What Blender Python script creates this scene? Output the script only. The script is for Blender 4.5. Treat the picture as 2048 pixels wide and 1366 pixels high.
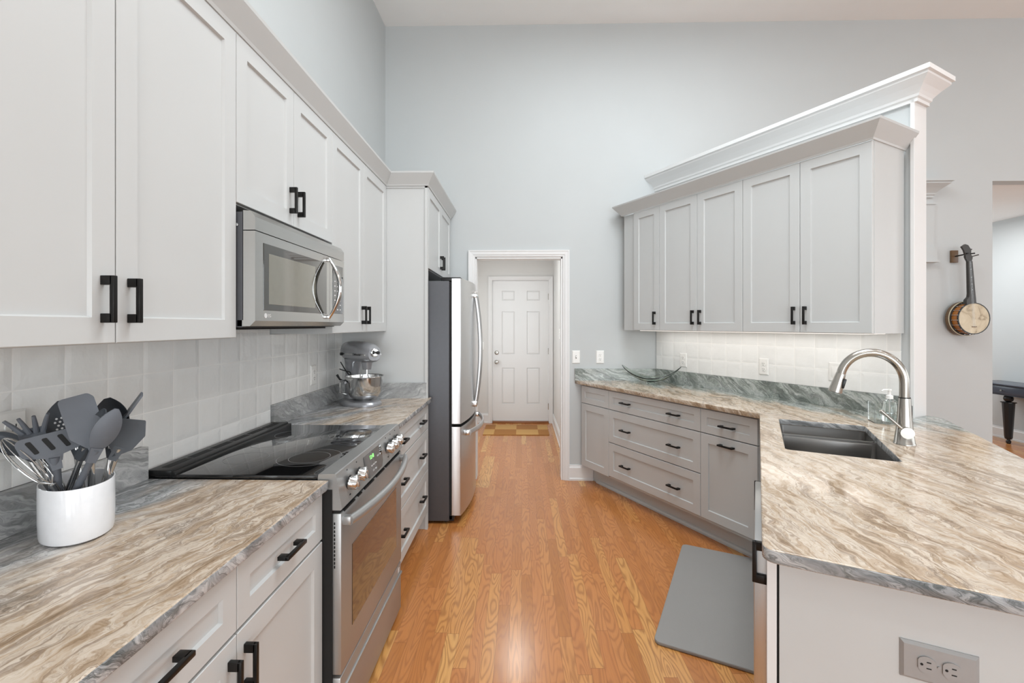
import bpy, bmesh, math, random
from mathutils import Vector, Matrix
from mathutils.geometry import intersect_line_line_2d
random.seed(7)
PI = math.pi
for o in list(bpy.data.objects): bpy.data.objects.remove(o)
sc = bpy.context.scene
C = sc.collection

# ------------------------------------------------------------------ camera
cam = bpy.data.objects.new('camera', bpy.data.cameras.new('camera')); C.objects.link(cam)
cam.location = (0, 0, 1.42)
cam.rotation_euler = (PI/2, 0, math.atan(19/918))
cam.data.sensor_width = 36; cam.data.lens = 918/2048*36
cam.data.shift_x = 0; cam.data.shift_y = -(683-650)/2048
cam.data.clip_start = .02
sc.camera = cam
# ------------------------------------------------------------------ world and exposure
wd = bpy.data.worlds.new('world'); sc.world = wd; wd.use_nodes = True
bg = wd.node_tree.nodes['Background']
bg.inputs[0].default_value = (.93, .96, 1, 1); bg.inputs[1].default_value = 1.6
sc.view_settings.view_transform = 'Standard'; sc.view_settings.look = 'None'
sc.view_settings.exposure = 0.02; sc.view_settings.gamma = 1; sc.view_settings.use_curve_mapping = False

def area(name, loc, direction, sx, sy, power, col=(1, 1, 1), shape='RECTANGLE', spread=PI):
    l = bpy.data.lights.new(name, 'AREA'); l.shape = shape; l.size = sx; l.size_y = sy
    l.energy = power; l.color = col; l.spread = spread
    o = bpy.data.objects.new(name, l); C.objects.link(o); o.location = loc
    o.rotation_euler = Vector(direction).to_track_quat('-Z', 'Y').to_euler()
    return o
DAY = (.88, .955, 1.0); WARM = (.95, .975, .96)
# daylight through tall unseen windows, added behind the camera and to the right
for x, pw in ((.2, 150), (3.2, 62), (6.2, 50)): area('added_rear_window_daylight', (x, -6.46, 1.45), (0, 1, .0), 2.3, 2.3, pw, DAY)
for y in (-4.2, -1.2, 1.8): area('added_side_window_daylight', (8.94, y, 1.75), (-1, 0, .04), 2.3, 2.7, 24, DAY)
# ceiling cans added above the view for more light
ADDED_CANS = [(.3, -3.6), (-.1, -.9), (-.1, 1.6), (2.6, -.9), (2.6, 1.3), (5.2, -1.2), (5.4, 2.2)]
for x, y in ADDED_CANS: area('added_can_light', (x, y, 4.165), (0, 0, -1), .16, .16, 11, WARM, 'DISK')
area('added_skylight_fill', (.95, 1.9, 4.30), (0, 0, -1), 1.5, 2.0, 80, DAY)  # skylight added out of view to light floor and counters from above
area('hall_can_light', (-.06, 5.25, 2.425), (0, 0, -1), .22, .22, 9, WARM, 'DISK')
area('hall_side_fill', (-.98, 5.4, 1.35), (1, 0, 0), 1.3, 1.4, 14, DAY)  # fill added to brighten the hall; its left wall has no window
area('far_room_light', (5.2, 5.6, 2.70), (0, 0, -1), .5, .5, 20, (.95, .98, 1), 'DISK')
area('far_room_fill', (4.6, 6.9, 1.6), (.3, -1, 0), 1.2, 1.4, 22, DAY)  # area light added in the far room; its walls have no window

# ------------------------------------------------------------------ materials
def newmat(name):
    m = bpy.data.materials.new(name); m.use_nodes = True
    return m, m.node_tree, m.node_tree.nodes['Principled BSDF']
def N(nt, typ, **kw):
    n = nt.nodes.new(typ)
    for k, v in kw.items():
        if k.startswith('i_'):
            key = k[2:]
            key = int(key) if key.isdigit() else key.replace('_', ' ')
            n.inputs[key].default_value = v
        else: setattr(n, k, v)
    return n
def L(nt, a, b): nt.links.new(a, b)
def MA(nt, op, a, b=None, c=None):
    n = nt.nodes.new('ShaderNodeMath'); n.operation = op
    for i, v in enumerate((a, b, c)):
        if v is None: continue
        if isinstance(v, (int, float)): n.inputs[i].default_value = v
        else: L(nt, v, n.inputs[i])
    return n.outputs[0]
def ramp(nt, fac, stops, interp='LINEAR'):
    n = nt.nodes.new('ShaderNodeValToRGB'); n.color_ramp.interpolation = interp
    els = n.color_ramp.elements
    while len(els) < len(stops): els.new(.5)
    for e, (p, c) in zip(els, stops):
        e.position = p; e.color = (c[0], c[1], c[2], 1)
    L(nt, fac, n.inputs[0]); return n.outputs[0]
def mix(nt, f, a, b, mode='MIX'):
    n = nt.nodes.new('ShaderNodeMix'); n.data_type = 'RGBA'; n.blend_type = mode
    if isinstance(f, (int, float)): n.inputs[0].default_value = f
    else: L(nt, f, n.inputs[0])
    for i, v in ((6, a), (7, b)):
        if isinstance(v, tuple): n.inputs[i].default_value = (v[0], v[1], v[2], 1)
        else: L(nt, v, n.inputs[i])
    return n.outputs[2]
def s2l(r, g, b):
    f = lambda c: (c/255/12.92) if c/255 <= .04045 else ((c/255+.055)/1.055)**2.4
    return (f(r), f(g), f(b))
def coords(nt, kind='Object', scale=(1, 1, 1), rot=(0, 0, 0)):
    t = nt.nodes.new('ShaderNodeTexCoord'); mp = nt.nodes.new('ShaderNodeMapping')
    mp.inputs['Scale'].default_value = scale; mp.inputs['Rotation'].default_value = rot
    L(nt, t.outputs[kind], mp.inputs[0]); return mp.outputs[0]
def noise(nt, vec, scale, detail=4, rough=.55, dist=0):
    n = N(nt, 'ShaderNodeTexNoise', i_Scale=scale, i_Detail=detail, i_Roughness=rough, i_Distortion=dist)
    L(nt, vec, n.inputs['Vector']); return n.outputs[0]
def bump(nt, bs, h, strength, dist=.01):
    b = N(nt, 'ShaderNodeBump', i_Strength=strength, i_Distance=dist)
    L(nt, h, b.inputs['Height']); L(nt, b.outputs[0], bs.inputs['Normal'])

def paint(name, rgb, rough=.5, tex=.05, scale=180, spec=.5):
    m, nt, bs = newmat(name); c = s2l(*rgb)
    v = coords(nt)
    n = noise(nt, v, 3.5, 2)
    L(nt, mix(nt, n, tuple(x*.975 for x in c), tuple(min(1, x*1.02) for x in c)), bs.inputs['Base Color'])
    bs.inputs['Roughness'].default_value = rough; bs.inputs['Specular IOR Level'].default_value = spec
    if tex: bump(nt, bs, noise(nt, v, scale, 2), tex, .002)
    return m
def simple(name, rgb, rough=.5, metal=0, **kw):
    m, nt, bs = newmat(name)
    v = coords(nt); c = s2l(*rgb)
    L(nt, mix(nt, noise(nt, v, 40, 2), tuple(x*.94 for x in c), tuple(min(1, x*1.05) for x in c)), bs.inputs['Base Color'])
    bs.inputs['Roughness'].default_value = rough; bs.inputs['Metallic'].default_value = metal
    for k, x in kw.items(): bs.inputs[k.replace('_', ' ')].default_value = x
    return m
def brushed(name, rgb, rough=.3, scale=(1, 1, 90), strength=.04):
    m, nt, bs = newmat(name); c = s2l(*rgb)
    n = noise(nt, coords(nt, scale=scale), 12, 3)
    L(nt, mix(nt, n, tuple(x*.93 for x in c), c), bs.inputs['Base Color'])
    bs.inputs['Metallic'].default_value = 1
    L(nt, MA(nt, 'MULTIPLY_ADD', n, .12, rough-.06), bs.inputs['Roughness'])
    bump(nt, bs, n, strength, .001)
    return m

def oak():
    m, nt, bs = newmat('oak_floor')
    t = nt.nodes.new('ShaderNodeTexCoord'); sp = nt.nodes.new('ShaderNodeSeparateXYZ'); L(nt, t.outputs['Object'], sp.inputs[0])
    x, y = sp.outputs[0], sp.outputs[1]
    W = .0572; LEN = .95
    u = MA(nt, 'DIVIDE', x, W); ix = MA(nt, 'FLOOR', u); fx = MA(nt, 'FRACT', u)
    wn = N(nt, 'ShaderNodeTexWhiteNoise', noise_dimensions='1D'); L(nt, ix, wn.inputs['W'])
    v = MA(nt, 'ADD', MA(nt, 'DIVIDE', y, LEN), MA(nt, 'MULTIPLY', wn.outputs[0], 7.3))
    iy = MA(nt, 'FLOOR', v); fy = MA(nt, 'FRACT', v)
    cb = nt.nodes.new('ShaderNodeCombineXYZ'); L(nt, ix, cb.inputs[0]); L(nt, iy, cb.inputs[1])
    w2 = N(nt, 'ShaderNodeTexWhiteNoise', noise_dimensions='2D'); L(nt, cb.outputs[0], w2.inputs['Vector'])
    rnd = w2.outputs[0]
    gv = nt.nodes.new('ShaderNodeCombineXYZ')
    L(nt, MA(nt, 'MULTIPLY_ADD', rnd, 37, MA(nt, 'MULTIPLY', x, 12)), gv.inputs[0])
    L(nt, MA(nt, 'MULTIPLY_ADD', rnd, 91, MA(nt, 'MULTIPLY', y, 2.0)), gv.inputs[1])
    g1 = noise(nt, gv.outputs[0], 1.0, 1.5, .45, .25)
    ring = MA(nt, 'MULTIPLY_ADD', MA(nt, 'SINE', MA(nt, 'MULTIPLY', g1, 95)), .5, .5)
    ring = MA(nt, 'POWER', ring, 2.2)
    fv = nt.nodes.new('ShaderNodeCombineXYZ')
    L(nt, MA(nt, 'MULTIPLY', x, 520), fv.inputs[0]); L(nt, MA(nt, 'MULTIPLY', y, 9), fv.inputs[1])
    L(nt, MA(nt, 'MULTIPLY', rnd, 50), fv.inputs[2])
    fine = noise(nt, fv.outputs[0], 1, 3, .6)
    base = ramp(nt, rnd, [(0, s2l(180, 116, 60)), (.25, s2l(190, 122, 68)), (.6, s2l(198, 132, 76)), (.85, s2l(208, 148, 84)), (1, s2l(220, 168, 102))])
    amt = MA(nt, 'MULTIPLY', ring, MA(nt, 'MULTIPLY_ADD', w2.outputs[0], .30, .30))
    c1 = mix(nt, amt, base, s2l(140, 86, 48))
    c2 = mix(nt, MA(nt, 'MULTIPLY', ramp(nt, fine, [(.45, (0, 0, 0)), (.7, (1, 1, 1))]), .28), c1, s2l(150, 96, 58))
    ex = MA(nt, 'MINIMUM', fx, MA(nt, 'SUBTRACT', 1, fx)); ey = MA(nt, 'MINIMUM', fy, MA(nt, 'SUBTRACT', 1, fy))
    gap = MA(nt, 'MAXIMUM', MA(nt, 'LESS_THAN', ex, .014), MA(nt, 'LESS_THAN', ey, .0012))
    c3 = mix(nt, MA(nt, 'MULTIPLY', gap, .45), c2, s2l(92, 56, 32))
    L(nt, c3, bs.inputs['Base Color'])
    L(nt, MA(nt, 'MULTIPLY_ADD', fine, .08, .19), bs.inputs['Roughness'])
    bs.inputs['Coat Weight'].default_value = .12; bs.inputs['Coat Roughness'].default_value = .2
    bump(nt, bs, MA(nt, 'SUBTRACT', MA(nt, 'MULTIPLY', fine, .12), MA(nt, 'MULTIPLY', gap, .6)), .25, .001)
    return m

def granite(name, grey=0.0, rot=.12, origin=(0, 0), gdir=(1, 0), glen=.4, vertical=False, green=0.0, swap=False, tdir=(0, 1), lift=0):
    """streaky quartzite: cream and brown bands, turning grey where the slab's grey band runs"""
    m, nt, bs = newmat(name)
    t = nt.nodes.new('ShaderNodeNewGeometry')
    sep = nt.nodes.new('ShaderNodeSeparateXYZ'); L(nt, t.outputs['Position'], sep.inputs[0])
    X, Y, Z = sep.outputs
    c, s = math.cos(rot), math.sin(rot)
    if swap: X, Y = Y, X
    a = MA(nt, 'SUBTRACT', MA(nt, 'MULTIPLY', X, c), MA(nt, 'MULTIPLY', Y, s))     # across the streaks
    b = MA(nt, 'ADD', MA(nt, 'MULTIPLY', X, s), MA(nt, 'MULTIPLY', Y, c))          # along them
    if vertical:
        td = MA(nt, 'ADD', MA(nt, 'MULTIPLY', sep.outputs[0], tdir[0]), MA(nt, 'MULTIPLY', sep.outputs[1], tdir[1]))
        a = MA(nt, 'ADD', MA(nt, 'MULTIPLY', Z, .80), MA(nt, 'MULTIPLY', td, .60)); b = MA(nt, 'SUBTRACT', MA(nt, 'MULTIPLY', td, .80), MA(nt, 'MULTIPLY', Z, .60))
    else: a = MA(nt, 'ADD', a, MA(nt, 'MULTIPLY', Z, .8))
    def vec(sa, sb, off=0):
        n = nt.nodes.new('ShaderNodeCombineXYZ')
        L(nt, MA(nt, 'MULTIPLY', a, sa), n.inputs[0]); L(nt, MA(nt, 'MULTIPLY', b, sb), n.inputs[1]); n.inputs[2].default_value = off
        return n.outputs[0]
    warp = noise(nt, vec(3.4, 2.0, 3.1), 1, 5, .62)
    wa = MA(nt, 'MULTIPLY', MA(nt, 'SUBTRACT', warp, .5), .26)
    a = MA(nt, 'ADD', a, wa)
    n1 = noise(nt, vec(12, 1.9), 1, 6, .66, .45)
    n2 = noise(nt, vec(36, 7.5, 5), 1, 6, .72, .7)
    n3 = noise(nt, vec(120, 42, 9), 1, 5, .75, .6)
    n4 = noise(nt, vec(7, 1.6, 17), 1, 4, .55, .3)
    f = MA(nt, 'ADD', MA(nt, 'MULTIPLY', n1, .55), MA(nt, 'MULTIPLY', n2, .45))
    brown = ramp(nt, f, [(.34, s2l(112, 92, 72)), (.42, s2l(156, 132, 106)), (.47, s2l(186, 165, 142)), (.52, s2l(208, 194, 178)), (.565, s2l(188, 168, 146)), (.60, s2l(164, 140, 112)), (.66, s2l(200, 184, 166)), (.76, s2l(222, 212, 200))])
    greyc = ramp(nt, f, [(.34, s2l(84, 85, 86)), (.43, s2l(128, 129, 130)), (.5, s2l(160, 161, 162)), (.56, s2l(196, 196, 196)), (.62, s2l(150, 151, 153)), (.76, s2l(210, 210, 210))])
    if green:
        greyc = ramp(nt, f, [(.36, s2l(66, 76, 74)), (.43, s2l(112, 122, 116)), (.49, s2l(158, 166, 160)), (.54, s2l(200, 205, 202)), (.60, s2l(134, 144, 142)), (.66, s2l(176, 184, 182)), (.76, s2l(222, 224, 222))])
    # position of the slab's grey band
    dx, dy = gdir
    d = MA(nt, 'ADD', MA(nt, 'MULTIPLY', MA(nt, 'SUBTRACT', sep.outputs[0], origin[0]), dx), MA(nt, 'MULTIPLY', MA(nt, 'SUBTRACT', sep.outputs[1], origin[1]), dy))
    g = MA(nt, 'SUBTRACT', 1, MA(nt, 'DIVIDE', d, glen))
    g = MA(nt, 'ADD', g, MA(nt, 'MULTIPLY', MA(nt, 'SUBTRACT', n4, .5), 1.9))
    g = MA(nt, 'MAXIMUM', g, grey)
    gm = ramp(nt, g, [(.25, (0, 0, 0)), (.75, (1, 1, 1))])
    col = mix(nt, gm, brown, greyc)
    vein = ramp(nt, MA(nt, 'ABSOLUTE', MA(nt, 'SUBTRACT', n2, .5)), [(0, (1, 1, 1)), (.018, (.5, .5, .5)), (.04, (0, 0, 0))])
    vm = MA(nt, 'MULTIPLY', vein, ramp(nt, n4, [(.42, (0, 0, 0)), (.62, (1, 1, 1))]))
    dark = mix(nt, gm, s2l(112, 88, 66), s2l(66, 72, 70))
    col = mix(nt, MA(nt, 'MULTIPLY', vm, .75), col, dark)
    sp = ramp(nt, n3, [(.34, (1, 1, 1)), (.44, (0, 0, 0))])
    col = mix(nt, MA(nt, 'MULTIPLY', sp, .45), col, dark)
    sp2 = ramp(nt, n3, [(.6, (0, 0, 0)), (.72, (1, 1, 1))])
    col = mix(nt, MA(nt, 'MULTIPLY', sp2, .4), col, s2l(232, 226, 216))
    n5 = noise(nt, vec(16, 1.0, 31), 1, 4, .6, .5)
    v2 = ramp(nt, MA(nt, 'ABSOLUTE', MA(nt, 'SUBTRACT', n5, .5)), [(0, (1, 1, 1)), (.012, (.7, .7, .7)), (.03, (0, 0, 0))])
    col = mix(nt, MA(nt, 'MULTIPLY', v2, MA(nt, 'MULTIPLY', n3, 1.1)), col, dark)
    if lift: col = mix(nt, lift, col, s2l(205, 205, 204))
    L(nt, col, bs.inputs['Base Color'])
    bs.inputs['Roughness'].default_value = .12
    bs.inputs['Specular IOR Level'].default_value = .55
    bump(nt, bs, n3, .03, .001)
    return m

def tilemat(name, ax, size=.131, off=(0, 0)):
    """square glazed tiles; ax = 0/1, the object axis that runs along the wall (z is up)"""
    m, nt, bs = newmat(name)
    t = nt.nodes.new('ShaderNodeTexCoord'); sp = nt.nodes.new('ShaderNodeSeparateXYZ'); L(nt, t.outputs['Object'], sp.inputs[0])
    h = sp.outputs[ax]; z = sp.outputs[2]
    jit = noise(nt, t.outputs['Object'], 9, 2)
    j = MA(nt, 'MULTIPLY', MA(nt, 'SUBTRACT', jit, .5), .022)
    u = MA(nt, 'ADD', MA(nt, 'DIVIDE', MA(nt, 'ADD', h, off[0]), size), j); v = MA(nt, 'ADD', MA(nt, 'DIVIDE', MA(nt, 'ADD', z, off[1]), size), j)
    iu, iv = MA(nt, 'FLOOR', u), MA(nt, 'FLOOR', v); fu, fv = MA(nt, 'FRACT', u), MA(nt, 'FRACT', v)
    cb = nt.nodes.new('ShaderNodeCombineXYZ'); L(nt, iu, cb.inputs[0]); L(nt, iv, cb.inputs[1])
    wn = N(nt, 'ShaderNodeTexWhiteNoise', noise_dimensions='2D'); L(nt, cb.outputs[0], wn.inputs['Vector'])
    e = MA(nt, 'MINIMUM', MA(nt, 'MINIMUM', fu, MA(nt, 'SUBTRACT', 1, fu)), MA(nt, 'MINIMUM', fv, MA(nt, 'SUBTRACT', 1, fv)))
    grout = MA(nt, 'LESS_THAN', e, .013)
    tone = mix(nt, wn.outputs[0], s2l(236, 236, 234), s2l(246, 246, 244))
    cloud = noise(nt, t.outputs['Object'], 14, 4)
    tone = mix(nt, MA(nt, 'MULTIPLY', cloud, .3), tone, s2l(214, 214, 213))
    L(nt, mix(nt, grout, tone, s2l(248, 247, 244)), bs.inputs['Base Color'])
    L(nt, MA(nt, 'MULTIPLY_ADD', grout, .6, .07), bs.inputs['Roughness'])
    sw = noise(nt, t.outputs['Object'], 26, 3, .5)
    sw2 = noise(nt, t.outputs['Object'], 7, 1)
    dome = MA(nt, 'MINIMUM', MA(nt, 'MULTIPLY', e, 7), 1)
    hh = MA(nt, 'ADD', MA(nt, 'MULTIPLY', sw, .5), MA(nt, 'ADD', MA(nt, 'MULTIPLY', sw2, 1.6), MA(nt, 'MULTIPLY', dome, .35)))
    # each tile lies at its own slight slant
    w3 = N(nt, 'ShaderNodeTexWhiteNoise', noise_dimensions='2D')
    cb2 = nt.nodes.new('ShaderNodeCombineXYZ'); L(nt, iv, cb2.inputs[0]); L(nt, iu, cb2.inputs[1]); L(nt, cb2.outputs[0], w3.inputs['Vector'])
    hh = MA(nt, 'ADD', hh, MA(nt, 'MULTIPLY', MA(nt, 'MULTIPLY', fu, MA(nt, 'SUBTRACT', w3.outputs[0], .5)), .5))
    bump(nt, bs, hh, .75, .006)
    return m

def mat_rug():
    m, nt, bs = newmat('checked_coir')
    v = coords(nt)
    ck = N(nt, 'ShaderNodeTexChecker', i_Scale=3.45); L(nt, v, ck.inputs[0])
    ck.inputs[1].default_value = (*s2l(214, 168, 104), 1); ck.inputs[2].default_value = (*s2l(176, 120, 64), 1)
    n = noise(nt, v, 260, 3)
    L(nt, mix(nt, MA(nt, 'MULTIPLY', n, .5), ck.outputs[0], s2l(120, 80, 42)), bs.inputs['Base Color'])
    bs.inputs['Roughness'].default_value = .95; bump(nt, bs, n, .5, .004)
    return m
def glassmat(name, rgb=(1, 1, 1), rough=0.0, ior=1.45):
    m, nt, bs = newmat(name)
    bs.inputs['Base Color'].default_value = (*rgb, 1); bs.inputs['Transmission Weight'].default_value = 1
    bs.inputs['Roughness'].default_value = rough; bs.inputs['IOR'].default_value = ior
    return m
def skinmat():
    m, nt, bs = newmat('banjo_skin')
    v = coords(nt); n = noise(nt, v, 9, 5, .6, .8)
    L(nt, ramp(nt, n, [(.35, s2l(150, 132, 108)), (.46, s2l(200, 186, 160)), (.7, s2l(216, 204, 180))]), bs.inputs['Base Color'])
    bs.inputs['Roughness'].default_value = .55; return m
def woodmat(name, a, b, sc_=(3, 3, 40)):
    m, nt, bs = newmat(name)
    n = noise(nt, coords(nt, scale=sc_), 3, 4, .6, .6)
    L(nt, mix(nt, n, s2l(*a), s2l(*b)), bs.inputs['Base Color']); bs.inputs['Roughness'].default_value = .35
    return m
def emis(name, rgb, k):
    m, nt, bs = newmat(name); bs.inputs['Base Color'].default_value = (*rgb, 1)
    bs.inputs['Emission Color'].default_value = (*rgb, 1); bs.inputs['Emission Strength'].default_value = k
    return m

WALL = paint('wall_paint', (192, 195, 195), .6, .04, 220)
HALLW = paint('hall_wall_paint', (216, 214, 211), .6, .04, 220)
CEIL = paint('ceiling_paint', (243, 242, 240), .8, .06, 260)
TRIM = paint('white_trim_paint', (225, 224, 223), .35, 0)
CAB = paint('greige_cabinet_lacquer', (197, 198, 197), .38, .02, 90)
CABR = CAB
PULL = simple('black_pull', (34, 33, 32), .38, .6)
STEEL = brushed('brushed_steel', (176, 176, 175), .36, (1, 1, 30), .0); STEEL.node_tree.nodes['Principled BSDF'].inputs['Metallic'].default_value = .72
MSTEEL = brushed('microwave_steel', (200, 199, 196), .2, (1, 1, 20), .0)
STEELV = brushed('brushed_steel_upright', (205, 205, 205), .30, (40, 40, 1), .0)
CHROME = simple('polished_steel', (205, 205, 204), .12, 1)
NICKEL = brushed('brushed_nickel', (182, 178, 171), .22, (1, 1, 40), .02)
FRSIDE = simple('graphite_side', (86, 87, 91), .45, .35)
BLACKG = simple('black_glass', (10, 10, 11), .04, 0, Coat_Weight=1.0)
BLACK = simple('black_plastic', (18, 18, 18), .35)
BLACKM = simple('black_matt', (14, 14, 14), .7)
WHITEP = simple('white_plastic', (236, 235, 232), .35)
GREYP = simple('grey_plate', (163, 163, 163), .38, .25)
CERAM = simple('white_ceramic', (236, 237, 240), .16, 0, Coat_Weight=.5)
SILIC = simple('grey_silicone', (96, 100, 107), .5)
SILICD = simple('dark_silicone', (62, 66, 72), .45)
MATGREY = paint('mat_foam', (146, 143, 140), .75, .3, 120)
OAK = oak(); RUG = mat_rug()
G_LEFT = granite('quartzite_left', rot=.20, origin=(-1.26, 0), gdir=(1, 0), glen=.42)
G_FARL = granite('quartzite_far_left', rot=.5, origin=(-1.26, 0), gdir=(1, 0), glen=.62, grey=.3)
U = (math.sin(math.radians(29)), -math.cos(math.radians(29))); NRM = (-math.cos(math.radians(29)), -math.sin(math.radians(29)))
W0 = (1.23, 4.22)
G_RIGHT = granite('quartzite_right', rot=.02, origin=W0, gdir=NRM, glen=.50, green=1)
G_SPLASHL = granite('quartzite_grey_splash', grey=1.2, vertical=True, tdir=(-.7, .7), lift=.25)
G_SPLASHR = granite('quartzite_green_splash', grey=1.2, vertical=True, green=1, tdir=U, lift=.10)
G_EDGE = granite('quartzite_edge_grey', grey=1.2, vertical=True, tdir=(1, 1))
G_EDGEB = granite('quartzite_edge_brown', glen=.01, origin=(-50, 0), vertical=True, tdir=(1, -1))
TILE_L = tilemat('glazed_tile_left', 1, .1305, (-1.101+.1305*20, -1.0+.1305*10+.004))
TILE_R = tilemat('glazed_tile_right', 0, .1305, (.05, -1.02+.1305*10+.01))
GLASS = glassmat('clear_glass', (.97, .99, .98)); GREENG = glassmat('tinted_glass', (.88, .95, .90))
SINKM = brushed('sink_steel', (158, 156, 154), .36, (1, 1, 12), .03)
PAINTBLK = paint('black_furniture_paint', (30, 31, 33), .32, 0)
NAVY = paint('slate_furniture_paint', (70, 76, 88), .25, 0)
SKIN = skinmat(); AMBER = woodmat('amber_wood', (150, 82, 30), (196, 130, 60)); EBONY = woodmat('ebony', (44, 42, 40), (66, 62, 58)); WALNUT = woodmat('walnut', (88, 66, 44), (120, 92, 64))
MIXG = simple('mixer_enamel', (150, 151, 155), .3, .4, Coat_Weight=.6)
PRINT = simple('printed_grey', (128, 128, 128), .5); PRINTD = simple('printed_dark', (52, 52, 54), .5); PRINTW = simple('printed_white', (214, 214, 214), .5)
GREENL = emis('display_green', (.25, .8, .2), 1.2)
LAMPE = emis('lamp_diffuser', (1, .97, .93), .55)
OVENG = simple('oven_glass', (34, 27, 23), .05, 0, Coat_Weight=1.0)
MWG = simple('microwave_glass', (46, 44, 38), .05, 0, Coat_Weight=1.0)
MWG2 = simple('microwave_screen', (118, 116, 104), .08, 0, Coat_Weight=1.0)

# ------------------------------------------------------------------ mesh helpers
class MB:
    def __init__(self): self.bm = bmesh.new()
    def box(self, x0, x1, y0, y1, z0, z1, bev=0, seg=2):
        x0, x1 = sorted((x0, x1)); y0, y1 = sorted((y0, y1)); z0, z1 = sorted((z0, z1))
        bm = self.bm
        v = [bm.verts.new(p) for p in ((x0, y0, z0), (x1, y0, z0), (x1, y1, z0), (x0, y1, z0), (x0, y0, z1), (x1, y0, z1), (x1, y1, z1), (x0, y1, z1))]
        f = [bm.faces.new([v[i] for i in q]) for q in ((3, 2, 1, 0), (4, 5, 6, 7), (0, 1, 5, 4), (1, 2, 6, 5), (2, 3, 7, 6), (3, 0, 4, 7))]
        if bev:
            es = list({e for q in f for e in q.edges})
            bmesh.ops.bevel(bm, geom=es, offset=bev, segments=seg, affect='EDGES', profile=.5)
        return self
    def poly(self, pts, a0, a1, axis='z'):
        """extrude a 2-D outline between a0 and a1 along an axis"""
        def P(p, a):
            if axis == 'z': return (p[0], p[1], a)
            if axis == 'y': return (p[0], a, p[1])
            return (a, p[0], p[1])
        bm = self.bm
        lo = [bm.verts.new(P(p, a0)) for p in pts]; hi = [bm.verts.new(P(p, a1)) for p in pts]
        n = len(pts); fs = [bm.faces.new(lo), bm.faces.new(hi)]
        for i in range(n): fs.append(bm.faces.new((lo[i], lo[(i+1) % n], hi[(i+1) % n], hi[i])))
        bmesh.ops.recalc_face_normals(bm, faces=fs)
        return self
    def loft(self, rings, cap=True, closed=True):
        bm = self.bm; R = [[bm.verts.new(p) for p in r] for r in rings]; fs = []
        for a, b in zip(R, R[1:]):
            n = len(a)
            for i in range(n if closed else n-1):
                j = (i+1) % n
                try: fs.append(bm.faces.new((a[i], a[j], b[j], b[i])))
                except ValueError: pass
        if cap and closed:
            fs.append(bm.faces.new(list(reversed(R[0])))); fs.append(bm.faces.new(R[-1]))
        bmesh.ops.recalc_face_normals(bm, faces=fs)
        return self
    def lathe(self, prof, c=(0, 0, 0), seg=32, sx=1, sy=1, rot=0, M=None, cap=True):
        rings = []
        for r, z in prof:
            r = max(r, 1e-4); ring = []
            for i in range(seg):
                t = 2*PI*i/seg; x, y = r*math.cos(t)*sx, r*math.sin(t)*sy
                p = Vector((x*math.cos(rot)-y*math.sin(rot), x*math.sin(rot)+y*math.cos(rot), z))
                if M is not None: p = M @ p
                ring.append(tuple(p+Vector(c)))
            rings.append(ring)
        return self.loft(rings, cap)
    def cyl(self, p0, p1, r0, r1=None, seg=20):
        r1 = r0 if r1 is None else r1
        return self.tube([p0, p1], [r0, r1], seg)
    def tube(self, pts, r, seg=12, sq=None):
        pts = [Vector(p) for p in pts]; n = len(pts)
        rs = r if isinstance(r, (list, tuple)) else [r]*n
        rings = []; up = None
        for i, p in enumerate(pts):
            d = (pts[min(i+1, n-1)]-pts[max(i-1, 0)]).normalized()
            if up is None:
                up = Vector((0, 0, 1)) if abs(d.z) < .9 else Vector((1, 0, 0))
            s = d.cross(up).normalized(); up = s.cross(d).normalized()
            a, b = (1, 1) if sq is None else sq
            rings.append([tuple(p+s*math.cos(2*PI*k/seg)*rs[i]*a+up*math.sin(2*PI*k/seg)*rs[i]*b) for k in range(seg)])
        return self.loft(rings)
    def xf(self, M):
        bmesh.ops.transform(self.bm, matrix=M, verts=self.bm.verts); return self
    def build(self, name, mat, parent=None, smooth=True, loc=None):
        me = bpy.data.meshes.new(name); self.bm.normal_update(); self.bm.to_mesh(me); self.bm.free()
        for m in (mat if isinstance(mat, list) else [mat]): me.materials.append(m)
        if smooth:
            for p in me.polygons: p.use_smooth = True
            try: me.set_sharp_from_angle(angle=math.radians(35))
            except Exception: pass
        o = bpy.data.objects.new(name, me); C.objects.link(o)
        if parent is not None: o.parent = parent
        if loc is not None: o.location = loc
        return o
def tag(o, label, cat, group=None):
    o['label'] = label; o['category'] = cat
    if group: o['group'] = group
    return o
def thing(name, label, cat, loc=(0, 0, 0), rz=0, group=None, rot=None):
    o = bpy.data.objects.new(name, None); C.objects.link(o); o.empty_display_size = .1
    o.location = loc; o.rotation_euler = rot if rot else (0, 0, rz)
    return tag(o, label, cat, group)
def struct(o, label=None):
    o['kind'] = 'structure'
    if label: o['label'] = label
    return o
def dup(root, **kw):
    r = root.copy(); C.objects.link(r)
    for ch in list(root.children):
        c = ch.copy(); C.objects.link(c); c.parent = r
        for g in ch.children:
            d = g.copy(); C.objects.link(d); d.parent = c
    for k, v in kw.items():
        if k in ('location', 'rotation_euler'): setattr(r, k, v)
        else: r[k] = v
    return r
def sweep(path, prof, closed=False):
    """mitred sweep of profile (out, z) along a plan path; 'out' is to the right of travel"""
    m = MB(); rings = []; n = len(path)
    for i in range(n):
        p = Vector(path[i]); a = Vector(path[i-1]) if (i > 0 or closed) else None; b = Vector(path[(i+1) % n]) if (i < n-1 or closed) else None
        d1 = (p-a).normalized() if a is not None else (b-p).normalized()
        d2 = (b-p).normalized() if b is not None else d1
        n1 = Vector((d1.y, -d1.x)); n2 = Vector((d2.y, -d2.x)); mt = (n1+n2).normalized(); k = 1/max(.2, mt.dot(n1))
        rings.append([(p.x+mt.x*o*k, p.y+mt.y*o*k, z) for o, z in prof])
    if closed: rings.append(rings[0])
    m.loft(rings, cap=not closed)
    return m
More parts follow.
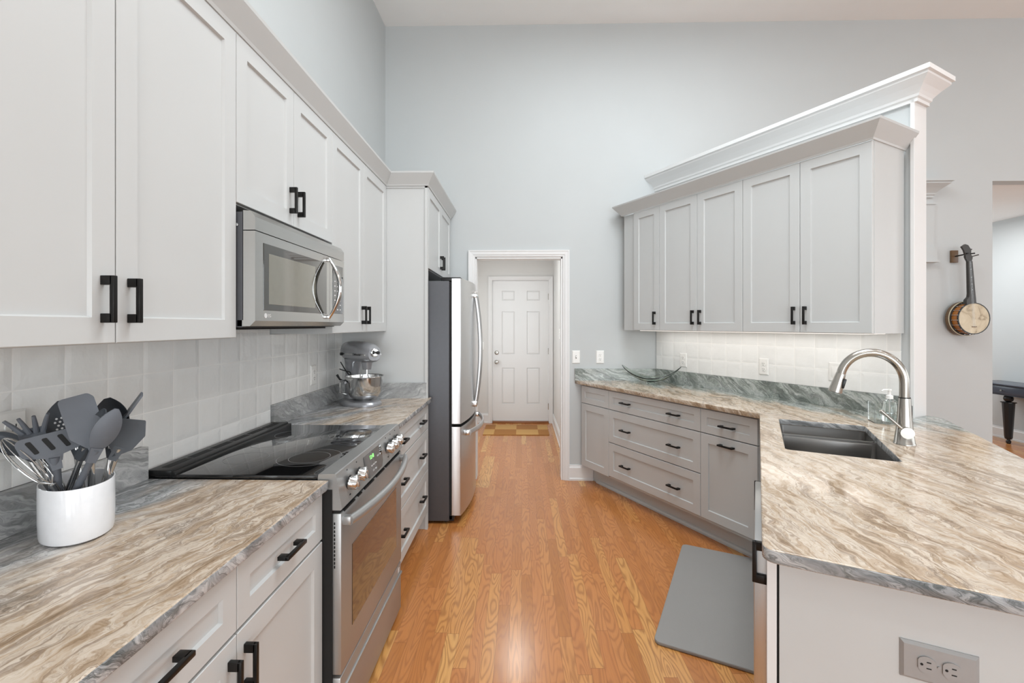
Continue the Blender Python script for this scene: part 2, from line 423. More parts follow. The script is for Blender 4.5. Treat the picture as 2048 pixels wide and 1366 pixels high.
def text_part(name, txt, size, mat, parent, M, ext=.0004, align='CENTER'):
    cu = bpy.data.curves.new(name, 'FONT'); cu.body = txt; cu.size = size; cu.extrude = ext; cu.align_x = align; cu.align_y = 'CENTER'; cu.resolution_u = 3
    t = bpy.data.objects.new(name+'_tmp', cu); C.objects.link(t)
    bpy.context.view_layer.update()
    me = bpy.data.meshes.new_from_object(t.evaluated_get(bpy.context.evaluated_depsgraph_get()))
    bpy.data.objects.remove(t); me.materials.clear(); me.materials.append(mat)
    o = bpy.data.objects.new(name, me); C.objects.link(o); o.parent = parent; o.matrix_local = M
    return o
def front_text(x, y, z): # text frame: reads along +x, up +z, faces -y
    return Matrix.Translation((x, y, z)) @ Matrix.Rotation(PI/2, 4, 'X')

# ------------------------------------------------------------------ the room
WX, BY, CZ = -1.26, 4.22, 4.18
struct(MB().box(-2.4, 9.3, -6.8, 7.4, -.1, 0).build('floor', OAK, smooth=False), 'narrow oak strip floor')
struct(MB().box(WX-.12, .2, -6.62, BY+.12, CZ, CZ+.1).box(1.7, 9.12, -6.62, BY+.12, CZ, CZ+.1).box(.2, 1.7, -6.62, .9, CZ, CZ+.1).box(.2, 1.7, 2.9, BY+.12, CZ, CZ+.1).build('ceiling', CEIL, smooth=False))
struct(MB().box(.15, .2, .85, 2.95, CZ, CZ+.16).box(1.7, 1.75, .85, 2.95, CZ, CZ+.16).box(.2, 1.7, .85, .9, CZ, CZ+.16).box(.2, 1.7, 2.9, 2.95, CZ, CZ+.16).build('window_10', CEIL, smooth=False))  # frame of the added skylight, out of view
struct(MB().box(WX-.12, WX, -6.5, BY+.12, 0, CZ).build('wall_left', WALL, smooth=False))
m = MB()
m.box(WX, -.424, BY, BY+.12, 0, CZ); m.box(-.424, .374, BY, BY+.12, 2.042, CZ); m.box(.374, 4.238, BY, BY+.12, 0, CZ)
m.box(4.238, 5.6, BY, BY+.12, 2.716, CZ); m.box(5.6, 9.0, BY, BY+.12, 0, CZ)
struct(m.build('wall_back', WALL, smooth=False))
def windowed_wall(name, horiz, at, a0, a1, wins, z1):
    m = MB(); t0, t1 = at
    def B(p, q, r, s):
        if horiz: m.box(p, q, t0, t1, r, s)
        else: m.box(t0, t1, p, q, r, s)
    cur = a0
    for c, w, zb, zt in wins:
        B(cur, c-w/2, 0, z1); B(c-w/2, c+w/2, 0, zb); B(c-w/2, c+w/2, zt, z1); cur = c+w/2
    B(cur, a1, 0, z1)
    struct(m.build(name, WALL, smooth=False))
RW_ = [(.2, 2.4, .25, 2.65), (3.2, 2.4, .25, 2.65), (6.2, 2.4, .25, 2.65)]; SW_ = [(-4.2, 2.4, .35, 3.15), (-1.2, 2.4, .35, 3.15), (1.8, 2.4, .35, 3.15)]
windowed_wall('wall_rear', True, (-6.62, -6.5), WX-.12, 9.12, RW_, CZ)
windowed_wall('wall_right', False, (9.0, 9.12), -6.5, BY+.12, SW_, CZ)
k = 0
for (c, w, zb, zt), hz in [(q, True) for q in RW_]+[(q, False) for q in SW_]:
    k += 1; m = MB()
    def B(a, b, z0, z1, t=.05):
        if hz: m.box(a, b, -6.56-t/2, -6.56+t/2+.07, z0, z1)
        else: m.box(9.06-t/2-.07, 9.06+t/2, a, b, z0, z1)
    B(c-w/2-.08, c-w/2+.04, zb-.08, zt+.08); B(c+w/2-.04, c+w/2+.08, zb-.08, zt+.08); B(c-w/2-.08, c+w/2+.08, zt-.04, zt+.08); B(c-w/2-.08, c+w/2+.08, zb-.08, zb+.04)
    B(c-.04, c+.04, zb, zt); B(c-w/2, c+w/2, 1.9, 1.97)
    struct(m.build('window_%d' % k, TRIM, smooth=False))  # unseen window frame, added to go with its daylight lamp
# hall
m = MB(); m.box(-1.1, -.4216, 6.65, 6.77, 0, 2.44).box(.393, .56, 6.65, 6.77, 0, 2.44).box(-.4216, .393, 6.65, 6.77, 2.064, 2.44)
struct(m.build('wall_hall_end', HALLW, smooth=False))
struct(MB().box(.462, .56, BY+.12, 6.65, 0, 2.44).build('wall_hall_right', HALLW, smooth=False))
struct(MB().box(-1.1, -1.0, BY+.12, 6.65, 0, 2.44).build('wall_hall_left', HALLW, smooth=False))
struct(MB().box(-1.1, .56, BY+.12, 6.77, 2.44, 2.52).build('ceiling_hall', CEIL, smooth=False))
# far room seen through the opening on the right
struct(MB().box(6.05, 6.17, BY+.12, 7.3, 0, 2.74).build('wall_far_room_right', WALL, smooth=False))
struct(MB().box(3.4, 6.17, 7.2, 7.3, 0, 2.74).build('wall_far_room_end', WALL, smooth=False))
struct(MB().box(3.3, 3.4, BY+.12, 7.3, 0, 2.74).build('wall_far_room_left', WALL, smooth=False))
struct(MB().box(3.3, 6.17, BY+.12, 7.3, 2.74, 2.84).build('ceiling_far_room', CEIL, smooth=False))

BASEP = [(0, 0), (.022, 0), (.022, .018), (.016, .024), (.016, .115), (.010, .125), (.008, .138), (0, .14)]
struct(sweep([(.438, BY), (.655, BY)][::1], BASEP).build('baseboard_back', TRIM, smooth=False))
struct(sweep([(.462, BY+.14), (.462, 6.65)][::-1], BASEP).build('baseboard_hall_right', TRIM, smooth=False)) if False else None
struct(sweep([(.462, 6.65), (.462, BY+.14)], BASEP).build('baseboard_hall_right', TRIM, smooth=False))
struct(sweep([(-1.0, 6.65), (-.479, 6.65)], BASEP).build('baseboard_hall_end', TRIM, smooth=False))
struct(sweep([(6.05, 7.2), (6.05, BY+.12)], BASEP).build('baseboard_far_room', TRIM, smooth=False))
struct(sweep([(3.9, BY), (4.238, BY)], BASEP).build('baseboard_back_right', TRIM, smooth=False))
for n_ in ('baseboard_back',): pass

# cased opening to the hall: moulded casing, jambs
def casing(name, xl, xr, zt, y, w, mat=TRIM, face=-1):
    m = MB()
    prof = [(0, 0), (w*.10, .010), (w*.30, .012), (w*.38, .016), (w*.75, .019), (w*.86, .022), (w, .022), (w, 0)]
    # sweep up the left, over and down the right; outline measured outward from the opening
    rings = []
    for (px, pz, ox, oz) in ((xl, 0, -1, 0), (xl, zt, -1, 1), (xr, zt, 1, 1), (xr, 0, 1, 0)):
        rings.append([(px+ox*o, y+face*t, pz+oz*o) for o, t in prof])
    m.loft(rings); return struct(m.build(name, mat, smooth=False))
casing('trim_1', -.424, .374, 2.042, BY, .064)
m = MB().box(-.424, -.412, BY-.001, BY+.121, 0, 2.042).box(.362, .374, BY-.001, BY+.121, 0, 2.042).box(-.424, .374, BY-.001, BY+.121, 2.03, 2.042)
struct(m.build('trim_2', TRIM, smooth=False))
# hall door
d = struct(bpy.data.objects.new('door_1', None)); C.objects.link(d); d.location = (0, 6.65, 0)
d['label'] = 'white six-panel door with two panel columns at the end of the hall'
casing('trim_3', -.4216, .3934, 2.064, 6.65, .06)
xs = [(-.4216, -.285), (-.285, -.098), (-.098, .075), (.075, .268), (.268, .3934)]
m = MB(); x0, x1, z0, z1 = -.416, .388, .028, 2.058
pan = [(-.285, -.098), (.078, .268)]; rows = [(.275, .797), (.993, 1.616), (1.775, 1.915)]
m.box(x0, x1, .03, .055, z0, z1)
def cells(m, x0, x1, z0, z1, cols, rows, yf, yb):
    X = [x0]+[v for c in cols for v in c]+[x1]; Z = [z0]+[v for r in rows for v in r]+[z1]
    for i in range(len(X)-1):
        for j in range(len(Z)-1):
            if i % 2 == 1 and j % 2 == 1: continue
            m.box(X[i], X[i+1], yf, yb, Z[j], Z[j+1])
cells(m, x0, x1, z0, z1, pan, rows, .018, .031)
for a, b in pan:
    for c, e in rows:
        i = .022
        m.loft([[(a, .030, c), (b, .030, c), (b, .030, e), (a, .030, e)], [(a+i, .0215, c+i), (b-i, .0215, c+i), (b-i, .0215, e-i), (a+i, .0215, e-i)]])
slab = m.build('slab', TRIM, d, smooth=False)
MB().lathe([(.027, 0), (.027, .006), (.012, .01), (.012, .03), (.026, .038), (.03, .055), (.022, .068), (.002, .071)], M=Matrix.Rotation(PI/2, 4, 'X'), c=(-.362, .018, .884)).build('doorknob', NICKEL, d)
MB().lathe([(.03, 0), (.03, .01), (.02, .016), (.02, .02), (.001, .021)], M=Matrix.Rotation(PI/2, 4, 'X'), c=(-.362, .018, 1.02)).build('deadbolt', NICKEL, d)
for z in (1.83, 1.04, .24):
    MB().cyl((.391, .012, z-.045), (.391, .012, z+.045), .007, seg=10).build('hinge', NICKEL, d)
MB().box(-.42, .392, -.02, .11, 0, .024, .004).build('threshold', woodmat('sill_wood', (120, 72, 40), (160, 104, 60)), d)

# checked mat at the door
r_ = tag(MB().box(-.43, .43, -.29, .29, 0, .009, .003).build('door_mat', RUG, loc=(-.07, 6.2, .001)), 'tan and brown checked door mat at the white hall door', 'mat')

# outlets and switches ------------------------------------------------
def plate(name, label, cat, loc, rz, kind='outlet', horiz=False, mat=WHITEP, w=.072, h=.118, group=None):
    t = thing(name, label, cat, loc, rz, group)
    if horiz: w, h = h, w
    m = MB(); b = .006
    m.loft([[(-w/2, 0, -h/2), (w/2, 0, -h/2), (w/2, 0, h/2), (-w/2, 0, h/2)], [(-w/2, -.002, -h/2), (w/2, -.002, -h/2), (w/2, -.002, h/2), (-w/2, -.002, h/2)],
            [(-w/2+b, -.007, -h/2+b), (w/2-b, -.007, -h/2+b), (w/2-b, -.007, h/2-b), (-w/2+b, -.007, h/2-b)]])
    m.build('face_plate', mat, t, smooth=False)
    if kind == 'switch':
        MB().box(-.0055, .0055, -.0075, -.0068, -.014, .014).build('toggle_slot', PRINT, t, smooth=False)
        MB().box(-.004, .004, -.018, -.007, -.004, .009, .0015).build('toggle', mat, t)
        for z in (-.042, .042): MB().cyl((0, -.0085, z), (0, -.007, z), .0035, seg=10).build('screw', mat, t)
    elif kind == 'rocker':
        MB().box(-.017, .017, -.010, -.006, -.034, .034, .002).build('rocker', mat, t)
    else:
        for s in (-1, 1):
            c = (s*.0195, 0) if horiz else (0, s*.0195)
            pts = []
            for i in range(24):
                a = 2*PI*i/24; x, z = .0172*math.cos(a), .0172*math.sin(a)
                x, z = (max(-.0142, min(.0142, x)), z) if horiz else (x, max(-.0142, min(.0142, z)))
                pts.append((c[0]+x, c[1]+z))
            MB().poly(pts, -.0098, -.006, 'y').build('socket', mat, t, smooth=False)
            q = MB()
            def slot(dx, dz, w_, h_):
                if horiz: dx, dz, w_, h_ = dz, dx, h_, w_
                q.box(c[0]+dx-w_/2, c[0]+dx+w_/2, -.0102, -.0096, c[1]+dz-h_/2, c[1]+dz+h_/2)
            slot(-.0062, .003, .0022, .008); slot(.0062, .003, .0022, .007)
            cx, cz = (c[0]-.0085, c[1]) if horiz else (c[0], c[1]-.0085)
            q.cyl((cx, -.0102, cz), (cx, -.0096, cz), .0026, seg=10)
            q.build('slots', BLACKM, t, smooth=False)
        MB().cyl((0, -.0088, 0), (0, -.007, 0), .003, seg=10).build('screw', mat, t)
    return t
DRZ = math.radians(-61)
def dpt(s, o, z): return (W0[0]+U[0]*s+NRM[0]*o, W0[1]+U[1]*s+NRM[1]*o, z)
plate('light_switch', 'white toggle switch plate on the grey wall right of the hall opening', 'switch', (.500, BY, 1.127), 0, 'switch')
plate('outlet', 'white outlet on the grey wall above the left end of the granite backsplash', 'outlet', (.719, BY, 1.127), 0)
plate('outlet', 'white outlet behind the glass bowl on the right tile backsplash', 'outlet', dpt(.324, .011, 1.122), DRZ)
plate('outlet', 'white outlet in the middle of the right tile backsplash', 'outlet', dpt(1.042, .011, 1.124), DRZ)
plate('light_switch', 'white switch plate behind the faucet spout on the right tile backsplash', 'switch', dpt(1.506, .011, 1.128), DRZ, 'rocker')
plate('outlet', 'white outlet behind the utensil crock on the left tile backsplash', 'outlet', (WX+.011, 1.094, 1.152), PI/2)
plate('outlet', 'white outlet on the left tile backsplash between range and stand mixer', 'outlet', (WX+.011, 2.723, 1.121), PI/2)
plate('light_switch', 'white switch left of the white hall door', 'switch', (-.58, 6.65, 1.115), 0, 'switch')
plate('light_switch', 'white switch on the right side wall of the hall', 'switch', (.462, 5.55, 1.31), -PI/2, 'switch')

# ------------------------------------------------------------------ tile and granite on the walls
t = tag(MB().box(WX+.001, WX+.010, .05, 1.485, 1.021, 1.373).box(WX+.001, WX+.010, 1.485, 2.262, .90, 1.373).box(WX+.001, WX+.010, 2.262, 3.177, 1.021, 1.373).box(WX+.001, WX+.010, 1.50, 2.255, 1.373, 1.815).build('tile_backsplash', TILE_L, smooth=False), 'glossy off-white square tile backsplash on the left wall behind the range', 'backsplash')
t = MB().box(0.012, 1.842, -.010, -.001, 1.023, 1.373).build('tile_backsplash', TILE_R, smooth=False); t.location = (*W0, 0); t.rotation_euler = (0, 0, DRZ)
tag(t, 'lit off-white square tile backsplash under the right wall cabinets', 'backsplash')

# half wall that carries the right cabinets, with end trim and crown
hw = MB().box(0, 1.885, 0, .115, 0, 2.70); hw.box(-.2, 0, .0, .115, 0, 2.7)
o = hw.build('wall_partition', WALL, smooth=False); o.location = (*W0, 0); o.rotation_euler = (0, 0, DRZ); struct(o)
o = MB().box(1.885, 1.905, -.014, .129, .0, 2.66, .003).build('trim_4', TRIM, smooth=False); o.location = (*W0, 0); o.rotation_euler = (0, 0, DRZ); struct(o)
CROWNP = [(0, 2.637), (.014, 2.637), (.014, 2.655), (.022, 2.662), (.024, 2.676), (.034, 2.690), (.052, 2.712), (.078, 2.738), (.084, 2.744), (.084, 2.756), (.096, 2.760), (.096, 2.785), (0, 2.785)]
o = sweep([(-.05, 0), (1.905, 0), (1.905, .115), (-.2, .115)], CROWNP).build('trim_5', TRIM, smooth=False)
o.location = (*W0, 0); o.rotation_euler = (0, 0, DRZ); struct(o)
o = MB().box(-.05, 1.9, 0, .115, 2.70, 2.785).build('trim_6', TRIM, smooth=False); o.location = (*W0, 0); o.rotation_euler = (0, 0, DRZ); struct(o)
# moulded pilaster head on the back wall beside the partition
pil = MB().box(3.45, 3.70, BY-.03, BY, 2.105, 2.60).box(3.44, 3.71, BY-.045, BY, 2.085, 2.115).box(3.45, 3.705, BY-.05, BY, 2.0, 2.085).box(3.44, 3.72, BY-.06, BY, 1.98, 2.0).box(3.44, 3.71, BY-.04, BY, 2.50, 2.515)
struct(pil.build('trim_7', WALL, smooth=False))
struct(sweep([(3.45, BY), (3.45, BY-.03), (3.66, BY-.03), (3.66, BY)], [(o_*1.2, z-.08) for o_, z in CROWNP]).build('trim_8', WALL, smooth=False))

# ------------------------------------------------------------------ cabinets
def shaker(x0, x1, z0, z1, t=.02, st=.058, rec=.0085, raised=False):
    """door or drawer front: local front faces -y, back at y=0"""
    m = MB(); bm = m.bm; c = .0015
    st = min(st, (z1-z0)*.32)
    def ring(a, b, e, f, y): return [(a, y, e), (b, y, e), (b, y, f), (a, y, f)]
    i = st; j = st+.0035
    m.loft([ring(x0, x1, z0, z1, 0), ring(x0, x1, z0, z1, -t+c), ring(x0+c, x1-c, z0+c, z1-c, -t),
            ring(x0+i, x1-i, z0+i, z1-i, -t), ring(x0+j, x1-j, z0+j, z1-j, -t+rec)])
    return m
def pull(parent, x, z, vert, y=-.02, ln=.106, mat=None):
    m = MB(); h = ln/2; p = .031
    if vert:
        m.box(x-.0055, x+.0055, y-p, y-p+.010, z-h, z+h, .0015)
        for s in (-1, 1): m.box(x-.0055, x+.0055, y-p+.005, y, z+s*(h-.0105)-.0105, z+s*(h-.0105)+.0105, .0012)
    else:
        m.box(x-h, x+h, y-p, y-p+.010, z-.0055, z+.0055, .0015)
        for s in (-1, 1): m.box(x+s*(h-.0105)-.0105, x+s*(h-.0105)+.0105, y-p+.005, y, z-.0055, z+.0055, .0012)
    return m.build('handle', mat or PULL, parent)
G = .0015
def front(root, kind, x0, x1, z0, z1, pulls=()):
    o = shaker(x0+G, x1-G, z0+G, z1-G).build(kind, CAB, root, smooth=False)
    for (px, pz, v) in pulls: pull(o, px, pz, v)
    return o
def wall_cab(label, loc, rz, w, z0, z1, doors, depth=.32, name='wall_cabinet', group=None, plan=None):
    """doors: list of (x0, x1, handle_x)"""
    t = thing(name, label, 'cabinet', loc, rz, group)
    m = MB().poly(plan, z0, z1) if plan else MB().box(0, w, 0, depth, z0, z1)
    m.build('body', CAB, t, smooth=False)
    for x0, x1, hx in doors: front(t, 'door', x0, x1, z0+.001, z1, [(hx, z0+.102, True)] if hx is not None else ())
    return t
def base_cab(label, loc, rz, w, fronts, depth=.60, kick=.075, kz=.11, name='base_cabinet', plan=None, sink=False):
    t = thing(name, label, 'cabinet', loc, rz)
    if plan: m = MB().poly(plan, kz, .880)
    elif sink: m = MB().box(0, w, 0, depth, kz, .66).box(0, w, 0, .018, .66, .880).box(-.17, 0, 0, .018, 0, .880)
    else: m = MB().box(0, w, 0, depth, kz, .880)
    m.build('body', CAB, t, smooth=False)
    MB().box(0, w, kick, depth if not plan else kick+.012, 0, kz).build('toe_kick', CAB, t, smooth=False)
    for kind, x0, x1, z0, z1, pulls in fronts: front(t, kind, x0, x1, z0, z1, pulls)
    return t
R90 = PI/2
UF = -.94+.02   # carcass face so that the doors end at x = -.94 (front faces +x)
UF = -.96
# left wall cabinets: local x runs along +Y
wall_cab('tall two-door grey wall cabinet nearest the camera above the utensil crock', (UF, .595, 0), R90, .900, 1.376, 2.385, [(0, .450, .415), (.450, .900, .485)], depth=.298)
wall_cab('short two-door grey wall cabinet right above the microwave', (UF, 1.495, 0), R90, .767, 1.824, 2.385, [(0, .3835, .350), (.3835, .767, .417)], depth=.298)
wall_cab('tall two-door grey wall cabinet between microwave and refrigerator panel', (UF, 2.262, 0), R90, .913, 1.376, 2.385, [(0, .4565, .4215), (.4565, .913, .4915)], depth=.298)
wall_cab('small two-door grey cabinet above the refrigerator', (-.67, 3.202, 0), R90, .978, 1.815, 2.385, [(0, .489, .455), (.489, .978, .523)], depth=.588)
pnl = MB().box(WX, -.652, 3.178, 3.200, 0, 2.392, .001)
pnl.box(-.672, -.652, 3.172, 3.180, .0, 2.392, .001).box(WX, -.652, 3.172, 3.180, 2.372, 2.392, .001)
tag(pnl.build('tall_end_panel', CAB, smooth=False), 'tall grey cabinet side panel between left counter and refrigerator', 'panel')
# crown on the left run
CRP = [(0, 2.385), (.006, 2.385), (.010, 2.396), (.050, 2.462), (.052, 2.473), (0, 2.473)]
struct(sweep([(-.942, .3), (-.942, 3.172), (-.652, 3.172), (-.652, 4.18), (-1.25, 4.18)], CRP).build('trim_9', CAB, smooth=False))
# base cabinets left
BF = -.67
Z1, Z2, Z3 = .873, .716, .116
base_cab('grey base cabinet at the near end under the left counter, left of the wide drawer', (BF, .125, 0), R90, .455, [('drawer', 0, .455, .720, Z1, [(.2275, .797, False)]), ('door', 0, .455, Z3, .715, [(.03, .62, True)])], depth=.588)
base_cab('grey base cabinet under the left counter directly below the utensil crock', (BF, .580, 0), R90, .456, [('drawer', 0, .456, .720, Z1, [(.228, .797, False)]), ('door', 0, .456, Z3, .715, [(.427, .62, True)])], depth=.588)
base_cab('grey base cabinet with one drawer and door touching the near side of the range', (BF, 1.036, 0), R90, .450, [('drawer', 0, .450, .720, Z1, [(.225, .797, False)]), ('door', 0, .450, Z3, .715, [(.030, .62, True)])], depth=.588)
H3 = [('drawer', 0, .914, .705, Z1, [(.22, .79, False), (.70, .79, False)]), ('drawer', 0, .914, .423, .702, [(.22, .57, False), (.70, .57, False)]), ('drawer', 0, .914, .13, .420, [(.22, .29, False), (.70, .29, False)])]
base_cab('grey three-drawer base cabinet between range and refrigerator', (BF, 2.263, 0), R90, .914, H3, depth=.588)
# right wall cabinets along the angled partition (door faces at .35)
def dloc(s, o): return (W0[0]+U[0]*s+NRM[0]*o, W0[1]+U[1]*s+NRM[1]*o, 0)
wall_cab('narrow one-door grey wall cabinet at the far left of the right-hand run', dloc(-.055, .33), DRZ, .435, 1.374, 2.385, [(.140, .435, .392)], plan=[(0, 0), (.435, 0), (.435, .318), (.075, .318), (0, .19)])
wall_cab('two-door grey wall cabinet in the middle of the right-hand run', dloc(.380, .33), DRZ, .736, 1.374, 2.385, [(0, .368, .337), (.368, .736, .402)], depth=.318)
wall_cab('wide two-door grey wall cabinet at the open end of the right-hand run', dloc(1.116, .33), DRZ, .742, 1.374, 2.385, [(0, .372, .341), (.372, .742, .407)], depth=.318)
o = sweep([(-.055, 0), (-.055, -.352), (1.858, -.352), (1.858, 0)], [(0, 2.385), (.006, 2.385), (.010, 2.394), (.062, 2.462), (.064, 2.473), (0, 2.473)]).build('trim_10', CAB, smooth=False)
o.location = (*W0, 0); o.rotation_euler = (0, 0, DRZ); struct(o)
o = MB().box(.12, 1.80, -.31, -.08, 1.369, 1.374, .001).build('under_cabinet_light', LAMPE); o.location = (*W0, 0); o.rotation_euler = (0, 0, DRZ)
tag(o, 'thin lit strip under the right wall cabinets', 'light')
l = area('under_cabinet_lamp', dpt(.96, .195, 1.366), (-NRM[0]*.25, -NRM[1]*.25, -1), 1.6, .22, 1.5, (1, .985, .96)); l.rotation_euler = (0, 0, DRZ)
# right base cabinets (door faces at .62)
def d2(s): return dloc(s, .60)
base_cab('narrow grey base cabinet without pulls beside the hall opening', d2(-.262), DRZ, .342, [('drawer', -.035, .342, .718, Z1, ()), ('door', -.035, .342, .15, .715, ())], depth=.45, kick=.09, kz=.14, plan=[(-.02, 0), (.342, 0), (.342, .45), (.2, .45), (-.02, .06)])
base_cab('wide grey three-drawer base cabinet with six black pulls in the right-hand run', d2(.080), DRZ, .925, [('drawer', 0, .925, .718, Z1, [(.212, .795, False), (.706, .795, False)]), ('drawer', 0, .925, .444, .715, [(.212, .575, False), (.706, .575, False)]), ('drawer', 0, .925, .162, .441, [(.212, .29, False), (.706, .29, False)])], depth=.59, kick=.09, kz=.14)
base_cab('grey base cabinet with a pull on the drawer and the door at the inside corner', d2(1.005), DRZ, .44, [('drawer', 0, .40, .718, Z1, [(.205, .788, False)]), ('door', 0, .40, .162, .715, [(.200, .668, False)])], depth=.59, kick=.09, kz=.14)
o = sweep([(1.44, -.510), (-.205, -.510)][::-1], [(0, 0), (.016, 0), (.016, .012), (.010, .024), (0, .028)]).build('trim_11', CAB, smooth=False); o.location = (*W0, 0); o.rotation_euler = (0, 0, DRZ); struct(o)

# ------------------------------------------------------------------ peninsula (local x toward the camera along its kitchen face, y into the cabinets)
th = math.radians(27); EX = (math.sin(th), math.cos(th)); EY = (math.cos(th), -math.sin(th)); ON = (.5456, 1.053)
def pp(e, f, z=None):
    p = (ON[0]+EX[0]*e+EY[0]*f, ON[1]+EX[1]*e+EY[1]*f)
    return p if z is None else (*p, z)
PRZ = math.atan2(-EX[1], -EX[0])   # local x = -EX
def ploc(e, f=.031): return (*pp(e, f), 0)
base_cab('grey sink base cabinet in the peninsula facing the aisle', ploc(1.66), PRZ, 1.00, [('drawer', 0, .50, .718, Z1, ()), ('drawer', .50, 1.0, .718, Z1, ()), ('door', 0, .50, .116, .715, [(.465, .65, True)]), ('door', .50, 1.0, .116, .715, [(.955, .80, True)])], depth=.57, sink=True)
# body of the peninsula end: end panel toward the camera
ep = MB()
t = thing('peninsula_end_panel', 'plain white peninsula end panel with a dark gap line holding the grey outlet', 'panel', (*pp(.063, .03), 0), math.atan2(EY[1], EY[0]))
MB().box(.006, .86-.24, 0, .018, 0, .882, .001).build('board', CAB, t, smooth=False)
MB().box(-.0195, .001, 0, .06, 0, .882, .001).build('edge_strip', TRIM, t, smooth=False)
MB().box(.0005, .0065, .006, .03, 0, .882).build('gap', BLACKM, t, smooth=False)
MB().box(.60, .62, .018, 1.75, 0, .882).build('back_board', CAB, t, smooth=False)
pull(t, -.0105, .842, True, y=.0, ln=.1)
t.children[-1].matrix_local = Matrix.Translation((-.0195, .012, 0)) @ Matrix.Rotation(-PI/2, 4, 'Z')
t.children[-1]['label'] = 'black upright pull'
# dishwasher
t = thing('dishwasher', 'stainless dishwasher seen edge-on in the peninsula facing the aisle', 'dishwasher', (*pp(.655, .012), 0), PRZ)
MB().box(.0, .565, .02, .57, .10, .870).build('tub', FRSIDE, t, smooth=False)
MB().box(.0, .565, -.029, .018, .12, .868, .004).build('door', STEELV, t)
MB().box(.0, .565, .06, .57, .0, .10).build('toe_kick', BLACKM, t, smooth=False)
plate('outlet', 'large grey outlet plate lying sideways on the white peninsula end panel', 'outlet', (*pp(.063, .258+.061), .7175), math.atan2(EY[1], EY[0]), horiz=True, mat=GREYP, w=.079, h=.124)

# ------------------------------------------------------------------ worktops
def slab(name, outline, z0, z1, mat, holes=(), bev=.004, edge=None):
    cu = bpy.data.curves.new(name, 'CURVE'); cu.dimensions = '2D'; cu.fill_mode = 'BOTH'
    b = bev; cu.extrude = (z1-z0)/2-b; cu.bevel_depth = b; cu.bevel_resolution = 2; cu.offset = -b
    for pts in [outline]+list(holes):
        s = cu.splines.new('POLY'); s.points.add(len(pts)-1); s.use_cyclic_u = True
        for i, p in enumerate(pts): s.points[i].co = (p[0], p[1], 0, 1)
    tmp = bpy.data.objects.new(name+'_tmp', cu); C.objects.link(tmp); bpy.context.view_layer.update()
    me = bpy.data.meshes.new_from_object(tmp.evaluated_get(bpy.context.evaluated_depsgraph_get())); bpy.data.objects.remove(tmp)
    me.materials.clear(); me.materials.append(mat)
    if edge:
        for e_ in edge[0]: me.materials.append(e_)
        for p in me.polygons:
            if abs(p.normal.z) < .6: p.material_index = edge[1](p.normal, p.center)
    for v in me.vertices: v.co.z += (z0+z1)/2
    o = bpy.data.objects.new(name, me); C.objects.link(o); return o
def rounded(pts, rad):
    out = []
    n = len(pts)
    for i, p in enumerate(pts):
        r = rad.get(i, 0)
        if not r: out.append(p); continue
        P = Vector(p); a = (Vector(pts[i-1])-P).normalized(); b = (Vector(pts[(i+1) % n])-P).normalized()
        ang = a.angle(b); t = r/math.tan(ang/2)
        c = P+(a+b).normalized()*(r/math.sin(ang/2)); s = P+a*t; e = P+b*t
        a0 = math.atan2(s.y-c.y, s.x-c.x); a1 = math.atan2(e.y-c.y, e.x-c.x); dlt = (a1-a0+PI) % (2*PI)-PI
        for k_ in range(7): out.append((c.x+r*math.cos(a0+dlt*k_/6), c.y+r*math.sin(a0+dlt*k_/6)))
    return out
def wavy(p0, p1, amp=.0012, step=.02):
    n = max(2, int((Vector(p1)-Vector(p0)).length/step)); d = (Vector(p1)-Vector(p0)).normalized(); nn = Vector((-d.y, d.x))
    return [tuple(Vector(p0).lerp(Vector(p1), i/n)+nn*random.uniform(-amp, amp)*(0 if i in (0, n) else 1)) for i in range(n+1)]
CT0, CT1 = .883, .914
o = slab('worktop', [(WX+.001, .05), (-.629, .05)]+wavy((-.629, .06), (-.629, 1.484))[1:]+[(WX+.001, 1.488)], CT0, CT1, G_LEFT, edge=([G_EDGE], lambda n, c: 1))
tag(o, 'cream and brown streaked granite worktop on the left, near side of the range', 'worktop')
o = slab('worktop', [(WX+.001, 2.262)]+wavy((-.629, 2.262), (-.627, 3.19))+[(-.64, 3.205), (-.65, 3.177), (WX+.001, 3.177)], CT0, CT1, G_FARL, edge=([G_EDGE], lambda n, c: 1))
tag(o, 'streaked granite worktop under the stand mixer, far side of the range', 'worktop')
# right worktop
inner = intersect_line_line_2d  # (segments)
def cross2(p, d, q, e):
    D = d[0]*(-e[1])+e[0]*d[1]; rx, ry = q[0]-p[0], q[1]-p[1]
    tt = (-rx*e[1]+e[0]*ry)/D; return (p[0]+d[0]*tt, p[1]+d[1]*tt)
fr = dloc(0, .65)[:2]
corner = cross2(fr, U, ON, EX)
F0 = dloc(-.308, .65)[:2]
colA = dpt(1.885, -.129, 0)[:2]
endW = dpt(1.905, 0, 0)[:2]; endB = dpt(1.905, -.129, 0)[:2]
out = [F0, corner]
i_corner = 1
out += [pp(0, 0), pp(0, .88), pp(2.13, .88), endB, endW, (W0[0]-.003, W0[1]-.001), (.49, BY-.001)]
out = rounded(out, {1: .012, 2: .03, 4: .10})
S0, S1, T0, T1 = .990, 1.688, .091, .464
hole = rounded([pp(S0, T0), pp(S1, T0), pp(S1, T1), pp(S0, T1)], {0: .02, 1: .02, 2: .02, 3: .02})
o = slab('worktop', out, CT0, CT1, G_RIGHT, [hole], edge=([G_EDGE, G_EDGEB], lambda n, c: (lambda e, f: 1 if e < .05 or (.95 < e < 1.72 and .05 < f < .5) else 2)((c.x-ON[0])*EX[0]+(c.y-ON[1])*EX[1], (c.x-ON[0])*EY[0]+(c.y-ON[1])*EY[1])))
tag(o, 'large streaked granite worktop with sink cut-out on the right and peninsula', 'worktop')
